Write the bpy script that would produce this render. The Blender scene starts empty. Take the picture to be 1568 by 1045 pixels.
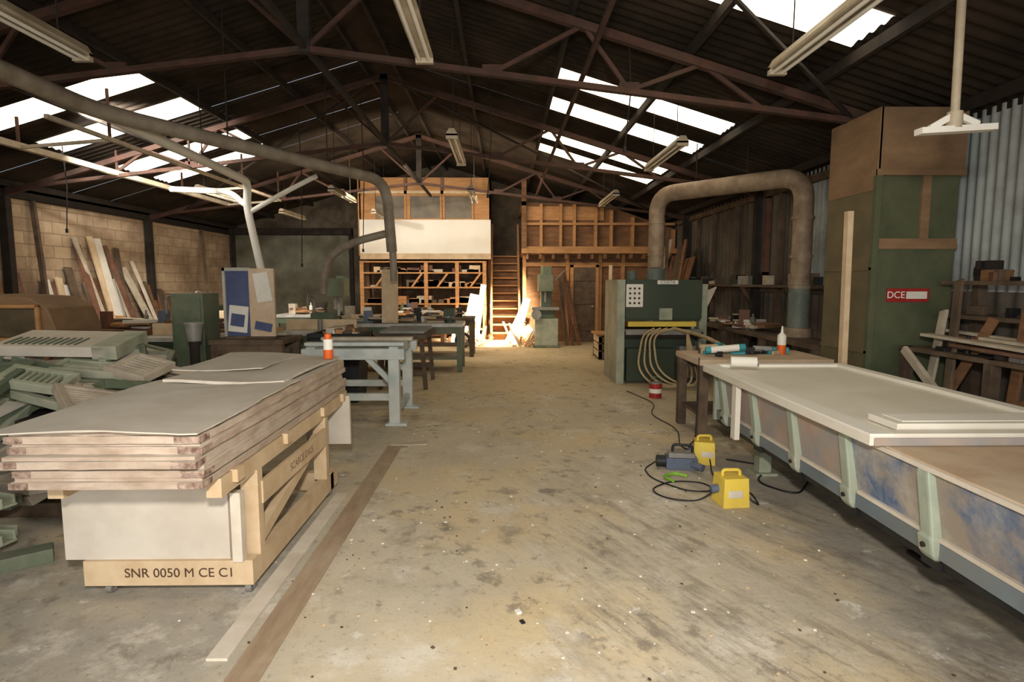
import bpy, bmesh, math, random
from mathutils import Vector, Matrix, Euler
random.seed(7)
R = random.uniform

# ------------------------------------------------------------------ materials
def lin(c):
    out = []
    for v in c[:3]:
        v = v / 255.0
        out.append(v / 12.92 if v <= 0.04045 else ((v + 0.055) / 1.055) ** 2.4)
    return (out[0], out[1], out[2], 1.0)

def mat(name, c1, c2=None, scale=4.0, rough=0.7, metal=0.0, st=(1, 1, 1), bump=0.15,
        dirt=None, dscale=1.5, damt=0.5, lo=0.35, hi=0.65, spec=0.3):
    m = bpy.data.materials.new(name)
    m.use_nodes = True
    nt = m.node_tree; N = nt.nodes; L = nt.links
    bs = N['Principled BSDF']
    bs.inputs['Roughness'].default_value = rough
    bs.inputs['Metallic'].default_value = metal
    bs.inputs['Specular IOR Level'].default_value = spec
    c2 = c2 or tuple(int(v * 0.75) for v in c1)
    tc = N.new('ShaderNodeTexCoord')
    mp = N.new('ShaderNodeMapping'); mp.inputs['Scale'].default_value = st
    L.new(tc.outputs['Object'], mp.inputs['Vector'])
    nz = N.new('ShaderNodeTexNoise'); nz.inputs['Scale'].default_value = scale
    nz.inputs['Detail'].default_value = 7; nz.inputs['Roughness'].default_value = 0.6
    L.new(mp.outputs['Vector'], nz.inputs['Vector'])
    cr = N.new('ShaderNodeValToRGB')
    cr.color_ramp.elements[0].position = lo; cr.color_ramp.elements[0].color = lin(c1)
    cr.color_ramp.elements[1].position = hi; cr.color_ramp.elements[1].color = lin(c2)
    L.new(nz.outputs['Fac'], cr.inputs['Fac'])
    last = cr.outputs['Color']
    if dirt:
        n2 = N.new('ShaderNodeTexNoise'); n2.inputs['Scale'].default_value = dscale
        n2.inputs['Detail'].default_value = 8; n2.inputs['Roughness'].default_value = 0.7
        L.new(tc.outputs['Object'], n2.inputs['Vector'])
        mr = N.new('ShaderNodeMapRange')
        mr.inputs['From Min'].default_value = 0.45; mr.inputs['From Max'].default_value = 0.7
        mr.inputs['To Max'].default_value = damt
        L.new(n2.outputs['Fac'], mr.inputs['Value'])
        mx = N.new('ShaderNodeMix'); mx.data_type = 'RGBA'
        L.new(mr.outputs['Result'], mx.inputs['Factor'])
        L.new(last, mx.inputs['A']); mx.inputs['B'].default_value = lin(dirt)
        last = mx.outputs['Result']
    L.new(last, bs.inputs['Base Color'])
    if bump:
        bp = N.new('ShaderNodeBump'); bp.inputs['Strength'].default_value = bump
        bp.inputs['Distance'].default_value = 0.02
        L.new(nz.outputs['Fac'], bp.inputs['Height'])
        L.new(bp.outputs['Normal'], bs.inputs['Normal'])
    return m

def emit(name, c, s, c2=None, s2=None, scale=2.0):
    m = bpy.data.materials.new(name); m.use_nodes = True
    nt = m.node_tree; N = nt.nodes; L = nt.links
    bs = N['Principled BSDF']
    bs.inputs['Base Color'].default_value = lin(c)
    bs.inputs['Emission Strength'].default_value = s
    tc = N.new('ShaderNodeTexCoord')
    nz = N.new('ShaderNodeTexNoise'); nz.inputs['Scale'].default_value = scale
    nz.inputs['Detail'].default_value = 5
    L.new(tc.outputs['Object'], nz.inputs['Vector'])
    cr = N.new('ShaderNodeValToRGB')
    cr.color_ramp.elements[0].position = 0.35; cr.color_ramp.elements[0].color = lin(c2 or c)
    cr.color_ramp.elements[1].position = 0.6; cr.color_ramp.elements[1].color = lin(c)
    L.new(nz.outputs['Fac'], cr.inputs['Fac'])
    L.new(cr.outputs['Color'], bs.inputs['Emission Color'])
    return m

M = {}
M['steel_red'] = mat('steel_red', (78, 52, 42), (50, 36, 30), 6, 0.85, dirt=(88, 72, 60), damt=0.4)
M['steel_dark'] = mat('steel_dark', (50, 42, 36), (35, 30, 26), 6, 0.85)
M['purlin'] = mat('purlin', (52, 42, 34), (36, 30, 25), 6, 0.9)
M['roof'] = mat('roof', (62, 52, 42), (40, 34, 28), 1.2, 0.95, dirt=(28, 24, 20), dscale=0.7, damt=0.8, spec=0.1)
M['ply'] = mat('ply', (190, 142, 94), (168, 120, 74), 3, 0.7, st=(1, 1, 6), dirt=(120, 86, 58), damt=0.4)
M['ply_dark'] = mat('ply_dark', (134, 96, 66), (104, 74, 50), 3, 0.8, st=(1, 1, 5), dirt=(70, 52, 40), damt=0.5)
M['ply_brown'] = mat('ply_brown', (142, 112, 82), (122, 95, 69), 2, 0.8, st=(1, 1, 3), dirt=(98, 79, 60), damt=0.5, bump=0.05)
M['board_olive'] = mat('board_olive', (116, 102, 74), (96, 86, 62), 2, 0.8, st=(1, 1, 2), dirt=(84, 82, 58), damt=0.6, bump=0.05)
M['deck_tan'] = mat('deck_tan', (196, 172, 144), (176, 149, 120), 2, 0.8, dirt=(212, 198, 176), damt=0.7, bump=0.05)
M['pine'] = mat('pine', (212, 188, 154), (190, 163, 128), 5, 0.65, dirt=(156, 132, 106), damt=0.4)
M['pine_grey'] = mat('pine_grey', (194, 182, 162), (168, 154, 134), 5, 0.75, dirt=(128, 114, 98), damt=0.4)
M['strip_white'] = mat('strip_white', (214, 204, 188), (196, 184, 166), 5, 0.75, dirt=(168, 152, 132), damt=0.4)
M['wood_old'] = mat('wood_old', (110, 92, 74), (78, 64, 51), 5, 0.8, dirt=(60, 48, 40), damt=0.6)
M['wood_red'] = mat('wood_red', (120, 82, 63), (92, 62, 49), 5, 0.75, dirt=(140, 126, 108), damt=0.4)
M['white_board'] = mat('white_board', (222, 216, 204), (208, 201, 188), 2, 0.6, bump=0.02, dirt=(184, 174, 158), damt=0.4)
M['facing_sheet'] = mat('facing_sheet', (206, 197, 183), (192, 182, 167), 1.5, 0.7, bump=0.02, dirt=(176, 163, 146), damt=0.5)
M['white'] = mat('white_paint', (232, 227, 215), (222, 216, 203), 1, 0.5, bump=0.0)
M['panel_cream'] = mat('panel_cream', (224, 217, 203), (214, 206, 190), 2, 0.5, bump=0.02, dirt=(202, 192, 172), dscale=3, damt=0.4)
M['kraft'] = mat('kraft', (192, 174, 156), (166, 145, 126), 5, 0.75, st=(1, 1, 4), bump=0.15, dirt=(138, 114, 96), dscale=4, damt=0.5)
M['kraft_top'] = mat('kraft_top', (206, 197, 183), (194, 184, 168), 2, 0.75, bump=0.08, dirt=(182, 170, 153), dscale=2, damt=0.5)
M['kraft_dark'] = mat('kraft_dark', (104, 76, 64), (180, 158, 142), 26, 0.45, bump=0.3)
M['pipe'] = mat('pipe_galv', (154, 142, 124), (124, 112, 96), 5, 0.6, 0.1, dirt=(104, 89, 74), damt=0.5)
M['pipe_rust'] = mat('pipe_rust', (162, 142, 118), (134, 112, 90), 6, 0.6, 0.1, dirt=(104, 84, 64), damt=0.5)
M['pipe_blue'] = mat('pipe_blue', (116, 122, 112), (94, 100, 92), 6, 0.6, 0.1)
M['green_dark'] = mat('green_dark', (62, 74, 56), (48, 58, 44), 3, 0.5, dirt=(96, 94, 74), damt=0.4)
M['green'] = mat('green_machine', (92, 104, 82), (72, 84, 66), 3, 0.55, dirt=(150, 142, 122), damt=0.7)
M['green_pale'] = mat('green_pale', (166, 168, 146), (134, 140, 118), 4, 0.6, dirt=(186, 178, 160), damt=0.7)
M['green_panel'] = mat('green_panel', (88, 93, 68), (70, 76, 54), 2.5, 0.8, dirt=(104, 96, 72), damt=0.5)
M['blue_grey'] = mat('blue_grey', (194, 198, 192), (162, 170, 166), 4, 0.6, dirt=(198, 190, 174), damt=0.6)
M['grey'] = mat('grey_metal', (150, 146, 138), (118, 114, 108), 4, 0.5, 0.2, dirt=(110, 98, 84), damt=0.4)
M['steel_top'] = mat('steel_top', (190, 188, 180), (156, 152, 146), 4, 0.45, 0.2)
M['black'] = mat('black_plastic_and_shadow', (34, 36, 38), (22, 22, 24), 4, 0.5, dirt=(80, 75, 68), damt=0.2)  # black plastic, also the painted shadow under the mould table edge
M['yellow'] = mat('yellow_plastic', (228, 200, 84), (214, 182, 66), 4, 0.45, bump=0.02, dirt=(186, 164, 104), damt=0.4)
M['blue'] = mat('blue_plastic', (92, 102, 122), (72, 82, 100), 4, 0.5, bump=0.02, dirt=(130, 128, 122), damt=0.4)
M['blue_rust'] = mat('blue_side', (80, 102, 134), (150, 138, 124), 2.6, 0.6, dirt=(186, 177, 162), dscale=3.2, damt=0.85, lo=0.44, hi=0.58)
M['pink_rust'] = mat('pink_side', (170, 152, 138), (134, 138, 140), 2.6, 0.6, dirt=(170, 134, 106), dscale=3.8, damt=0.5)
M['blue_sill'] = mat('blue_sill', (116, 126, 130), (90, 100, 106), 3, 0.6, dirt=(154, 146, 130), damt=0.5)
M['rib'] = mat('rib_pale', (158, 166, 148), (130, 140, 124), 6, 0.6, dirt=(178, 170, 150), dscale=6, damt=0.6)
M['orange'] = mat('orange_label', (226, 104, 40), (206, 88, 30), 4, 0.5, bump=0)
M['red'] = mat('red_paint', (164, 48, 42), (142, 38, 34), 4, 0.5, bump=0)
M['cyan'] = mat('cyan', (60, 150, 160), (40, 120, 130), 4, 0.5, bump=0)
M['lime'] = mat('lime', (140, 190, 60), (110, 160, 50), 4, 0.5, bump=0)
M['poster_blue'] = mat('poster_blue', (80, 88, 120), (64, 72, 104), 3, 0.6, bump=0)
M['hose'] = mat('hose_tan', (186, 166, 128), (158, 136, 102), 6, 0.6)
M['cable'] = mat('cable_black', (30, 28, 28), (22, 20, 20), 6, 0.5, bump=0)
M['ink'] = mat('ink', (84, 60, 42), (70, 50, 36), 6, 0.8, bump=0)
M['pencil'] = mat('faded_ink', (140, 112, 84), (124, 98, 74), 6, 0.8, bump=0)
M['glass_dark'] = mat('dusty_glass', (104, 92, 72), (76, 66, 52), 3, 0.4, bump=0.02)
M['shutter'] = mat('shutter', (110, 108, 92), (84, 82, 70), 2, 0.6, 0.1, dirt=(66, 62, 52), damt=0.5)
M['back_wall'] = mat('back_wall', (98, 88, 72), (70, 62, 52), 1.5, 0.9, dirt=(50, 44, 36), damt=0.6)
M['corr_white'] = mat('corr_white', (176, 180, 176), (148, 153, 150), 1.5, 0.6, 0.05, dirt=(100, 94, 84), dscale=1.2, damt=0.7)
M['cladding'] = mat('cladding', (112, 102, 90), (88, 79, 68), 1.5, 0.8, dirt=(62, 53, 44), dscale=1.2, damt=0.8)
M['lightbody'] = mat('light_body', (176, 162, 138), (150, 134, 110), 4, 0.5, bump=0, dirt=(118, 100, 78), damt=0.5)
M['tube'] = mat('tube_glass', (215, 208, 192), (205, 198, 180), 4, 0.3, bump=0)
M['sky'] = emit('skylight_sheet', (255, 250, 232), 3.4, (252, 228, 184), scale=1.1)
M['winlight'] = emit('window_light', (240, 246, 255), 3.0)
M['floor_board'] = mat('floor_board', (166, 144, 118), (146, 124, 100), 3, 0.8, st=(6, 1, 1), dirt=(182, 166, 142), damt=0.8)

def wall_block():
    m = bpy.data.materials.new('painted_blockwork'); m.use_nodes = True
    nt = m.node_tree; N = nt.nodes; L = nt.links; bs = N['Principled BSDF']
    bs.inputs['Roughness'].default_value = 0.9
    tc = N.new('ShaderNodeTexCoord'); sx = N.new('ShaderNodeSeparateXYZ'); cb = N.new('ShaderNodeCombineXYZ')
    L.new(tc.outputs['Object'], sx.inputs[0]); L.new(sx.outputs['Y'], cb.inputs['X']); L.new(sx.outputs['Z'], cb.inputs['Y'])
    br = N.new('ShaderNodeTexBrick'); br.inputs['Scale'].default_value = 1.0
    br.inputs['Brick Width'].default_value = 0.45; br.inputs['Row Height'].default_value = 0.225
    br.inputs['Mortar Size'].default_value = 0.01; br.inputs['Mortar Smooth'].default_value = 0.6
    br.inputs['Color1'].default_value = lin((194, 170, 140)); br.inputs['Color2'].default_value = lin((172, 148, 121))
    br.inputs['Mortar'].default_value = lin((142, 120, 96))
    L.new(cb.outputs[0], br.inputs['Vector'])
    n2 = N.new('ShaderNodeTexNoise'); n2.inputs['Scale'].default_value = 1.1; n2.inputs['Detail'].default_value = 9
    n2.inputs['Roughness'].default_value = 0.7
    L.new(tc.outputs['Object'], n2.inputs['Vector'])
    mr = N.new('ShaderNodeMapRange'); mr.inputs['From Min'].default_value = 0.40; mr.inputs['From Max'].default_value = 0.64
    mr.inputs['To Max'].default_value = 0.8
    L.new(n2.outputs['Fac'], mr.inputs['Value'])
    mx = N.new('ShaderNodeMix'); mx.data_type = 'RGBA'
    L.new(mr.outputs['Result'], mx.inputs['Factor']); L.new(br.outputs['Color'], mx.inputs['A'])
    mx.inputs['B'].default_value = lin((124, 100, 78))
    L.new(mx.outputs['Result'], bs.inputs['Base Color'])
    bp = N.new('ShaderNodeBump'); bp.inputs['Strength'].default_value = 0.4; bp.inputs['Distance'].default_value = 0.02
    L.new(br.outputs['Fac'], bp.inputs['Height']); bp.invert = True
    L.new(bp.outputs['Normal'], bs.inputs['Normal'])
    return m
M['block'] = wall_block()

def floor_mat():
    m = bpy.data.materials.new('dusty_concrete'); m.use_nodes = True
    nt = m.node_tree; N = nt.nodes; L = nt.links; bs = N['Principled BSDF']
    bs.inputs['Roughness'].default_value = 0.75
    bs.inputs['Specular IOR Level'].default_value = 0.25
    tc = N.new('ShaderNodeTexCoord')
    def noise(scale, st=(1, 1, 1), det=8, rg=0.65, off=(0, 0, 0), rot=None):
        mp = N.new('ShaderNodeMapping')
        mp.inputs['Location'].default_value = off
        if rot is not None:
            mp.vector_type = 'TEXTURE'; mp.inputs['Rotation'].default_value = (0, 0, rot)
            mp.inputs['Scale'].default_value = tuple(1.0 / k for k in st)
        else: mp.inputs['Scale'].default_value = st
        L.new(tc.outputs['Object'], mp.inputs['Vector'])
        n = N.new('ShaderNodeTexNoise'); n.inputs['Scale'].default_value = scale
        n.inputs['Detail'].default_value = det; n.inputs['Roughness'].default_value = rg
        L.new(mp.outputs['Vector'], n.inputs['Vector']); return n.outputs['Fac']
    def rng(s, a, b, c=0.0, d=1.0):
        mr = N.new('ShaderNodeMapRange'); mr.inputs['From Min'].default_value = a; mr.inputs['From Max'].default_value = b
        mr.inputs['To Min'].default_value = c; mr.inputs['To Max'].default_value = d
        L.new(s, mr.inputs['Value']); return mr.outputs['Result']
    def mix(f, a, bcol):
        mx = N.new('ShaderNodeMix'); mx.data_type = 'RGBA'
        L.new(f, mx.inputs['Factor'])
        L.new(a, mx.inputs['A']); mx.inputs['B'].default_value = lin(bcol)
        return mx.outputs['Result']
    def mul(a, b):
        mm = N.new('ShaderNodeMath'); mm.operation = 'MULTIPLY'; L.new(a, mm.inputs[0]); L.new(b, mm.inputs[1]); return mm.outputs[0]
    cr = N.new('ShaderNodeValToRGB')
    cr.color_ramp.elements[0].position = 0.35; cr.color_ramp.elements[0].color = lin((202, 189, 165))
    cr.color_ramp.elements[1].position = 0.65; cr.color_ramp.elements[1].color = lin((182, 170, 148))
    L.new(noise(1.3), cr.inputs['Fac'])
    c = cr.outputs['Color']
    sx = N.new('ShaderNodeSeparateXYZ'); L.new(tc.outputs['Object'], sx.inputs[0])
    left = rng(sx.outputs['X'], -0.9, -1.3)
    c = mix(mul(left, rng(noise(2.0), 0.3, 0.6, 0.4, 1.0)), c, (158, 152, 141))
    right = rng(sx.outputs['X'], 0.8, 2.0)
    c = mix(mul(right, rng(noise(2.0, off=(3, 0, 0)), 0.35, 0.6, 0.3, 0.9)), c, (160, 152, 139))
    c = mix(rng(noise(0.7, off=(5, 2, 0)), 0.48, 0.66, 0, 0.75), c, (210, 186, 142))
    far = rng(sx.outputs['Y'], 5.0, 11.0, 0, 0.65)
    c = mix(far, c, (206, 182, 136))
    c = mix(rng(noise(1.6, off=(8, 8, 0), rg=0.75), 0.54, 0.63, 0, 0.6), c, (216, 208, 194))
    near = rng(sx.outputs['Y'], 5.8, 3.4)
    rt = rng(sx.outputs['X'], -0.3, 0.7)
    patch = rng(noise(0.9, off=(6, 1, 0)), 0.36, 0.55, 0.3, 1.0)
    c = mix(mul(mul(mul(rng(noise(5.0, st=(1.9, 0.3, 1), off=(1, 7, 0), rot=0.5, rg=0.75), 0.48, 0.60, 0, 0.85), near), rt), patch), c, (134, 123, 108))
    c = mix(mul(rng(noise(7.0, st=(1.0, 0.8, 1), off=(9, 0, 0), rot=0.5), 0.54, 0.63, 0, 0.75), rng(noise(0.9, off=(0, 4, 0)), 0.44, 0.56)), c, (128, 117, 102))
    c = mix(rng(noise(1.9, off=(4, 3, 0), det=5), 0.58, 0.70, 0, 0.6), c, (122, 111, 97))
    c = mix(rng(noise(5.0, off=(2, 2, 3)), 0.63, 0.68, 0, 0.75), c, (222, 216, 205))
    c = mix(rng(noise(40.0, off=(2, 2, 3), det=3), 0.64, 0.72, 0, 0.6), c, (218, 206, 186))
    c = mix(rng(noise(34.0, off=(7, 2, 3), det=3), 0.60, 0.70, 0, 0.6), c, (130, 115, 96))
    L.new(c, bs.inputs['Base Color'])
    bp = N.new('ShaderNodeBump'); bp.inputs['Strength'].default_value = 0.35; bp.inputs['Distance'].default_value = 0.01
    L.new(noise(18.0), bp.inputs['Height']); L.new(bp.outputs['Normal'], bs.inputs['Normal'])
    return m
M['floor'] = floor_mat()

# ------------------------------------------------------------------ builder
class B:
    def __init__(s, name):
        s.name = name; s.bm = bmesh.new(); s.mats = []
    def mi(s, m):
        if m not in s.mats: s.mats.append(m)
        return s.mats.index(m)
    def add(s, vs, fs, m, smooth=False):
        i = s.mi(m)
        bv = [s.bm.verts.new(v) for v in vs]
        for f in fs:
            try:
                fc = s.bm.faces.new([bv[k] for k in f]); fc.material_index = i; fc.smooth = smooth
            except ValueError:
                pass
    def hexa(s, c, m):
        s.add(c, [(3, 2, 1, 0), (4, 5, 6, 7), (0, 1, 5, 4), (1, 2, 6, 5), (2, 3, 7, 6), (3, 0, 4, 7)], m)
    def box(s, x0, x1, y0, y1, z0, z1, m, rz=0.0, rx=0.0, ry=0.0):
        c = Vector(((x0 + x1) / 2, (y0 + y1) / 2, (z0 + z1) / 2))
        r = Euler((rx, ry, rz)).to_matrix() if (rz or rx or ry) else None
        v = []
        for z in (z0, z1):
            for x, y in ((x0, y0), (x1, y0), (x1, y1), (x0, y1)):
                p = Vector((x, y, z))
                if r: p = c + r @ (p - c)
                v.append(p)
        s.hexa(v, m)
    def beam(s, p1, p2, w, h, m, up=(0, 0, 1)):
        p1 = Vector(p1); p2 = Vector(p2); d = (p2 - p1).normalized(); up = Vector(up)
        sd = d.cross(up)
        if sd.length < 1e-3: sd = d.cross(Vector((0, 1, 0)))
        sd.normalize(); u = sd.cross(d).normalized()
        v = []
        for k in (-1, 1):
            for p, q in ((p1, -1), (p1, 1), (p2, 1), (p2, -1)):
                v.append(p + sd * (w / 2 * q) + u * (h / 2 * k))
        s.hexa(v, m)
    def tube(s, pts, r, m, seg=14, caps=True):
        pts = [Vector(p) for p in pts]; n = len(pts)
        rr = r if isinstance(r, (list, tuple)) else [r] * n
        prev = None; rings = []
        for i, p in enumerate(pts):
            if i == 0: t = pts[1] - p
            elif i == n - 1: t = p - pts[i - 1]
            else: t = (pts[i + 1] - p).normalized() + (p - pts[i - 1]).normalized()
            if t.length < 1e-6: t = pts[i] - pts[i-1] if i else pts[1]-p
            t.normalize()
            if prev is None:
                a = Vector((0, 0, 1)) if abs(t.z) < 0.9 else Vector((1, 0, 0))
                u = t.cross(a).normalized()
            else:
                u = (prev - t * prev.dot(t)).normalized()
            prev = u; w = t.cross(u)
            rings.append([p + u * (rr[i] * math.cos(2 * math.pi * k / seg)) + w * (rr[i] * math.sin(2 * math.pi * k / seg)) for k in range(seg)])
        vs = [v for g in rings for v in g]; fs = []
        for i in range(n - 1):
            for k in range(seg):
                a = i * seg + k; b = i * seg + (k + 1) % seg
                fs.append((a, b, b + seg, a + seg))
        s.add(vs, fs, m, True)
        if caps:
            s.add(rings[0], [tuple(range(seg))[::-1]], m); s.add(rings[-1], [tuple(range(seg))], m)
    def cyl(s, p1, p2, r, m, r2=None, seg=20):
        s.tube([p1, p2], [r, r if r2 is None else r2], m, seg)
    def prism(s, poly, axis, a0, a1, m):
        n = len(poly); vs = []
        for a in (a0, a1):
            for p in poly:
                if axis == 'y': vs.append((p[0], a, p[1]))
                elif axis == 'x': vs.append((a, p[0], p[1]))
                else: vs.append((p[0], p[1], a))
        fs = [tuple(range(n)), tuple(range(n, 2 * n))[::-1]]
        fs += [(i, n + i, n + (i + 1) % n, (i + 1) % n) for i in range(n)]
        s.add(vs, fs, m)
    def corr(s, p0, U, V, Nn, lu, lv, pitch, amp, m, per=6, nv=1, skip=None):
        U = Vector(U); V = Vector(V); Nn = Vector(Nn); p0 = Vector(p0)
        nu = max(2, int(lu / pitch * per)); vs = []; fs = []
        for j in range(nv + 1):
            for i in range(nu + 1):
                a = lu * i / nu
                vs.append(p0 + U * a + V * (lv * j / nv) + Nn * (amp * math.sin(2 * math.pi * a / pitch)))
        for j in range(nv):
            for i in range(nu):
                k = j * (nu + 1) + i; fs.append((k, k + 1, k + nu + 2, k + nu + 1))
        s.add(vs, fs, m, True)
    def slab(s, x0, x1, y0, y1, z0, z1, m, wob=0.004, nx=8, ny=14, sag=None, mt=None, edge=0.006, bulge=0.0):
        def pt(i, j, z):
            x = x0 + (x1 - x0) * i / nx; y = y0 + (y1 - y0) * j / ny
            if i in (0, nx): x += R(-edge, edge)
            if j in (0, ny): y += R(-edge, edge)
            dz = R(-wob, wob) + (sag(x, y) if sag else 0)
            return (x, y, z + dz)
        top = [[pt(i, j, z1) for i in range(nx + 1)] for j in range(ny + 1)]
        vs = [p for r in top for p in r]
        W = nx + 1
        s.add(vs, [(j * W + i, j * W + i + 1, (j + 1) * W + i + 1, (j + 1) * W + i) for j in range(ny) for i in range(nx)], mt or m, True)
        loop = [top[0][i] for i in range(nx)] + [top[j][nx] for j in range(ny)] + [top[ny][i] for i in range(nx, 0, -1)] + [top[j][0] for j in range(ny, 0, -1)]
        L = len(loop); h = z1 - z0
        r2 = [(p[0], p[1], p[2] - h) for p in loop]
        vs = loop + r2
        fs = []
        for i in range(L):
            j = (i + 1) % L; fs.append((i, L + i, L + j, j))
        s.add(vs, fs, m, False)
        s.add(r2, [tuple(range(L))], m)
    def text(s, body, size, M4, m, ext=0.001):
        cu = bpy.data.curves.new('t', 'FONT'); cu.body = body; cu.size = size; cu.extrude = ext
        cu.align_x = 'CENTER'; cu.align_y = 'CENTER'
        o = bpy.data.objects.new('t', cu); bpy.context.scene.collection.objects.link(o)
        bpy.context.view_layer.update()
        me = bpy.data.meshes.new_from_object(o)
        i = s.mi(m); nf = len(s.bm.faces)
        me.transform(M4)
        s.bm.from_mesh(me); s.bm.faces.ensure_lookup_table()
        for f in s.bm.faces[nf:]: f.material_index = i
        bpy.data.objects.remove(o); bpy.data.meshes.remove(me); bpy.data.curves.remove(cu)
    def done(s, bevel=0.0):
        me = bpy.data.meshes.new(s.name)
        bmesh.ops.recalc_face_normals(s.bm, faces=s.bm.faces[:])
        xs = [v.co for v in s.bm.verts]
        lo = Vector((min(v.x for v in xs), min(v.y for v in xs), min(v.z for v in xs)))
        hi = Vector((max(v.x for v in xs), max(v.y for v in xs), max(v.z for v in xs)))
        o0 = Vector(((lo.x + hi.x) / 2, (lo.y + hi.y) / 2, lo.z))
        if s.name in ('floor', 'wall_left', 'wall_right', 'wall_back', 'wall_front', 'ceiling'): o0 = Vector((0, 0, 0))
        for v in s.bm.verts: v.co -= o0
        s.bm.to_mesh(me); s.bm.free()
        for k in s.mats: me.materials.append(M[k])
        o = bpy.data.objects.new(s.name, me); o.location = o0
        bpy.context.scene.collection.objects.link(o)
        if bevel:
            b = o.modifiers.new('bevel', 'BEVEL'); b.width = bevel; b.segments = 2; b.limit_method = 'ANGLE'
        return o

def fillet(pts, rad, n=6):
    pts = [Vector(p) for p in pts]; out = [pts[0]]
    for i in range(1, len(pts) - 1):
        a, b, c = pts[i - 1], pts[i], pts[i + 1]
        d1 = (a - b); d2 = (c - b); r = min(rad, d1.length * 0.49, d2.length * 0.49)
        p = b + d1.normalized() * r; q = b + d2.normalized() * r
        for k in range(n + 1):
            t = k / n; out.append(p * (1 - t) ** 2 + b * 2 * t * (1 - t) + q * t * t)
    out.append(pts[-1]); return out

# ------------------------------------------------------------------ shell
XL, XR, XC = -8.4, 4.5, -1.95
YF, YB = -3.0, 18.4
ZE, ZR = 3.15, 5.1
SL = (ZR - ZE) / (XR - XC)
def roofz(x): return ZR - SL * abs(x - XC)

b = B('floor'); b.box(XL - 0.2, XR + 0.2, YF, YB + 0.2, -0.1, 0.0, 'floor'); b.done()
b = B('wall_left'); b.box(XL - 0.2, XL, YF, YB + 0.2, -0.1, ZE + 0.05, 'block'); b.done()
b = B('wall_back')
b.prism([(XL, 0), (XR, 0), (XR, ZE + 0.06), (XC, ZR + 0.06), (XL, ZE + 0.06)], 'y', YB, YB + 0.15, 'back_wall'); b.done()
b = B('wall_front')
b.box(XL, -4.5, YF - 0.15, YF, 0, ZE, 'block'); b.box(3.2, XR, YF - 0.15, YF, 0, ZE, 'block')
b.prism([(XL, ZE), (XR, ZE), (XC, ZR)], 'y', YF - 0.15, YF, 'back_wall'); b.done()
b = B('wall_right')
b.box(XR + 0.03, XR + 0.12, YF, YB, 0, ZE + 0.05, 'cladding')
b.corr((XR, YF, 1.5), (0, 1, 0), (0, 0, 1), (-1, 0, 0), 12.2, 1.69, 0.11, 0.014, 'corr_white', per=8)
b.corr((XR, 9.2, 0), (0, 1, 0), (0, 0, 1), (-1, 0, 0), 9.2, 3.18, 0.2, 0.015, 'cladding', per=6)
b.corr((XR, YF, 0), (0, 1, 0), (0, 0, 1), (-1, 0, 0), 12.2, 1.5, 0.2, 0.015, 'cladding', per=6)
b.done()

SKY = [(3.45, 4.1), (4.75, 5.35), (7.85, 8.45), (9.1, 9.75), (10.95, 11.6), (12.05, 12.7)]
b = B('ceiling')
slen = math.hypot(XR - XC + 0.25, (XR - XC + 0.25) * SL)
cosr = 1 / math.hypot(1, SL)
for sgn in (1, -1):
    V = Vector((sgn, 0, -SL)).normalized(); Nn = Vector((sgn * SL, 0, 1)).normalized()
    y = YF
    segs = []
    for a, c in SKY:
        segs.append((y, a, 0)); segs.append((a, c, 1)); y = c
    segs.append((y, YB + 0.2, 0))
    for a, c, k in segs:
        P0 = Vector((XC, a, ZR + 0.06))
        if not k:
            b.corr(P0 - Vector((0, 0.01, 0)), (0, 1, 0), V, Nn, c - a + 0.02, slen, 0.15, 0.015, 'roof')
        else:
            cuts = [0, 2.7 / cosr, 5.0 / cosr, slen]
            for q in (0, 2):
                b.corr(P0 + V * cuts[q], (0, 1, 0), V, Nn, c - a, cuts[q + 1] - cuts[q], 0.15, 0.015, 'roof')
b.prism([(XC - 0.2, ZR - 0.02), (XC, ZR + 0.04), (XC + 0.2, ZR - 0.02), (XC + 0.2, ZR + 0.14), (XC - 0.2, ZR + 0.14)], 'y', YF, YB, 'roof')
for sgn, xx in ((1, XR), (-1, XL)):
    b.box(min(xx, xx + sgn * 0.2), max(xx, xx + sgn * 0.2), YF, YB, ZE - 0.02, ZE + 0.14, 'roof')
b.done()
for sgn in (1, -1):
    V = Vector((sgn, 0, -SL)).normalized(); Nn = Vector((sgn * SL, 0, 1)).normalized()
    for a, c in SKY:
        w = B('skylight_panel')
        w.corr(Vector((XC, a, ZR + 0.06)) + V * (2.7 / cosr), (0, 1, 0), V, Nn, c - a, 2.3 / cosr, 0.15, 0.015, 'sky')
        w.done()
b = B('roof_purlins')
for sgn in (1, -1):
    for d in (0.25, 1.45, 2.65, 3.85, 5.05, 6.2):
        x = XC + sgn * d
        b.box(x - 0.025, x + 0.025, YF, YB, roofz(x) - 0.07, roofz(x) + 0.03, 'purlin')
b.done()
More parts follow.
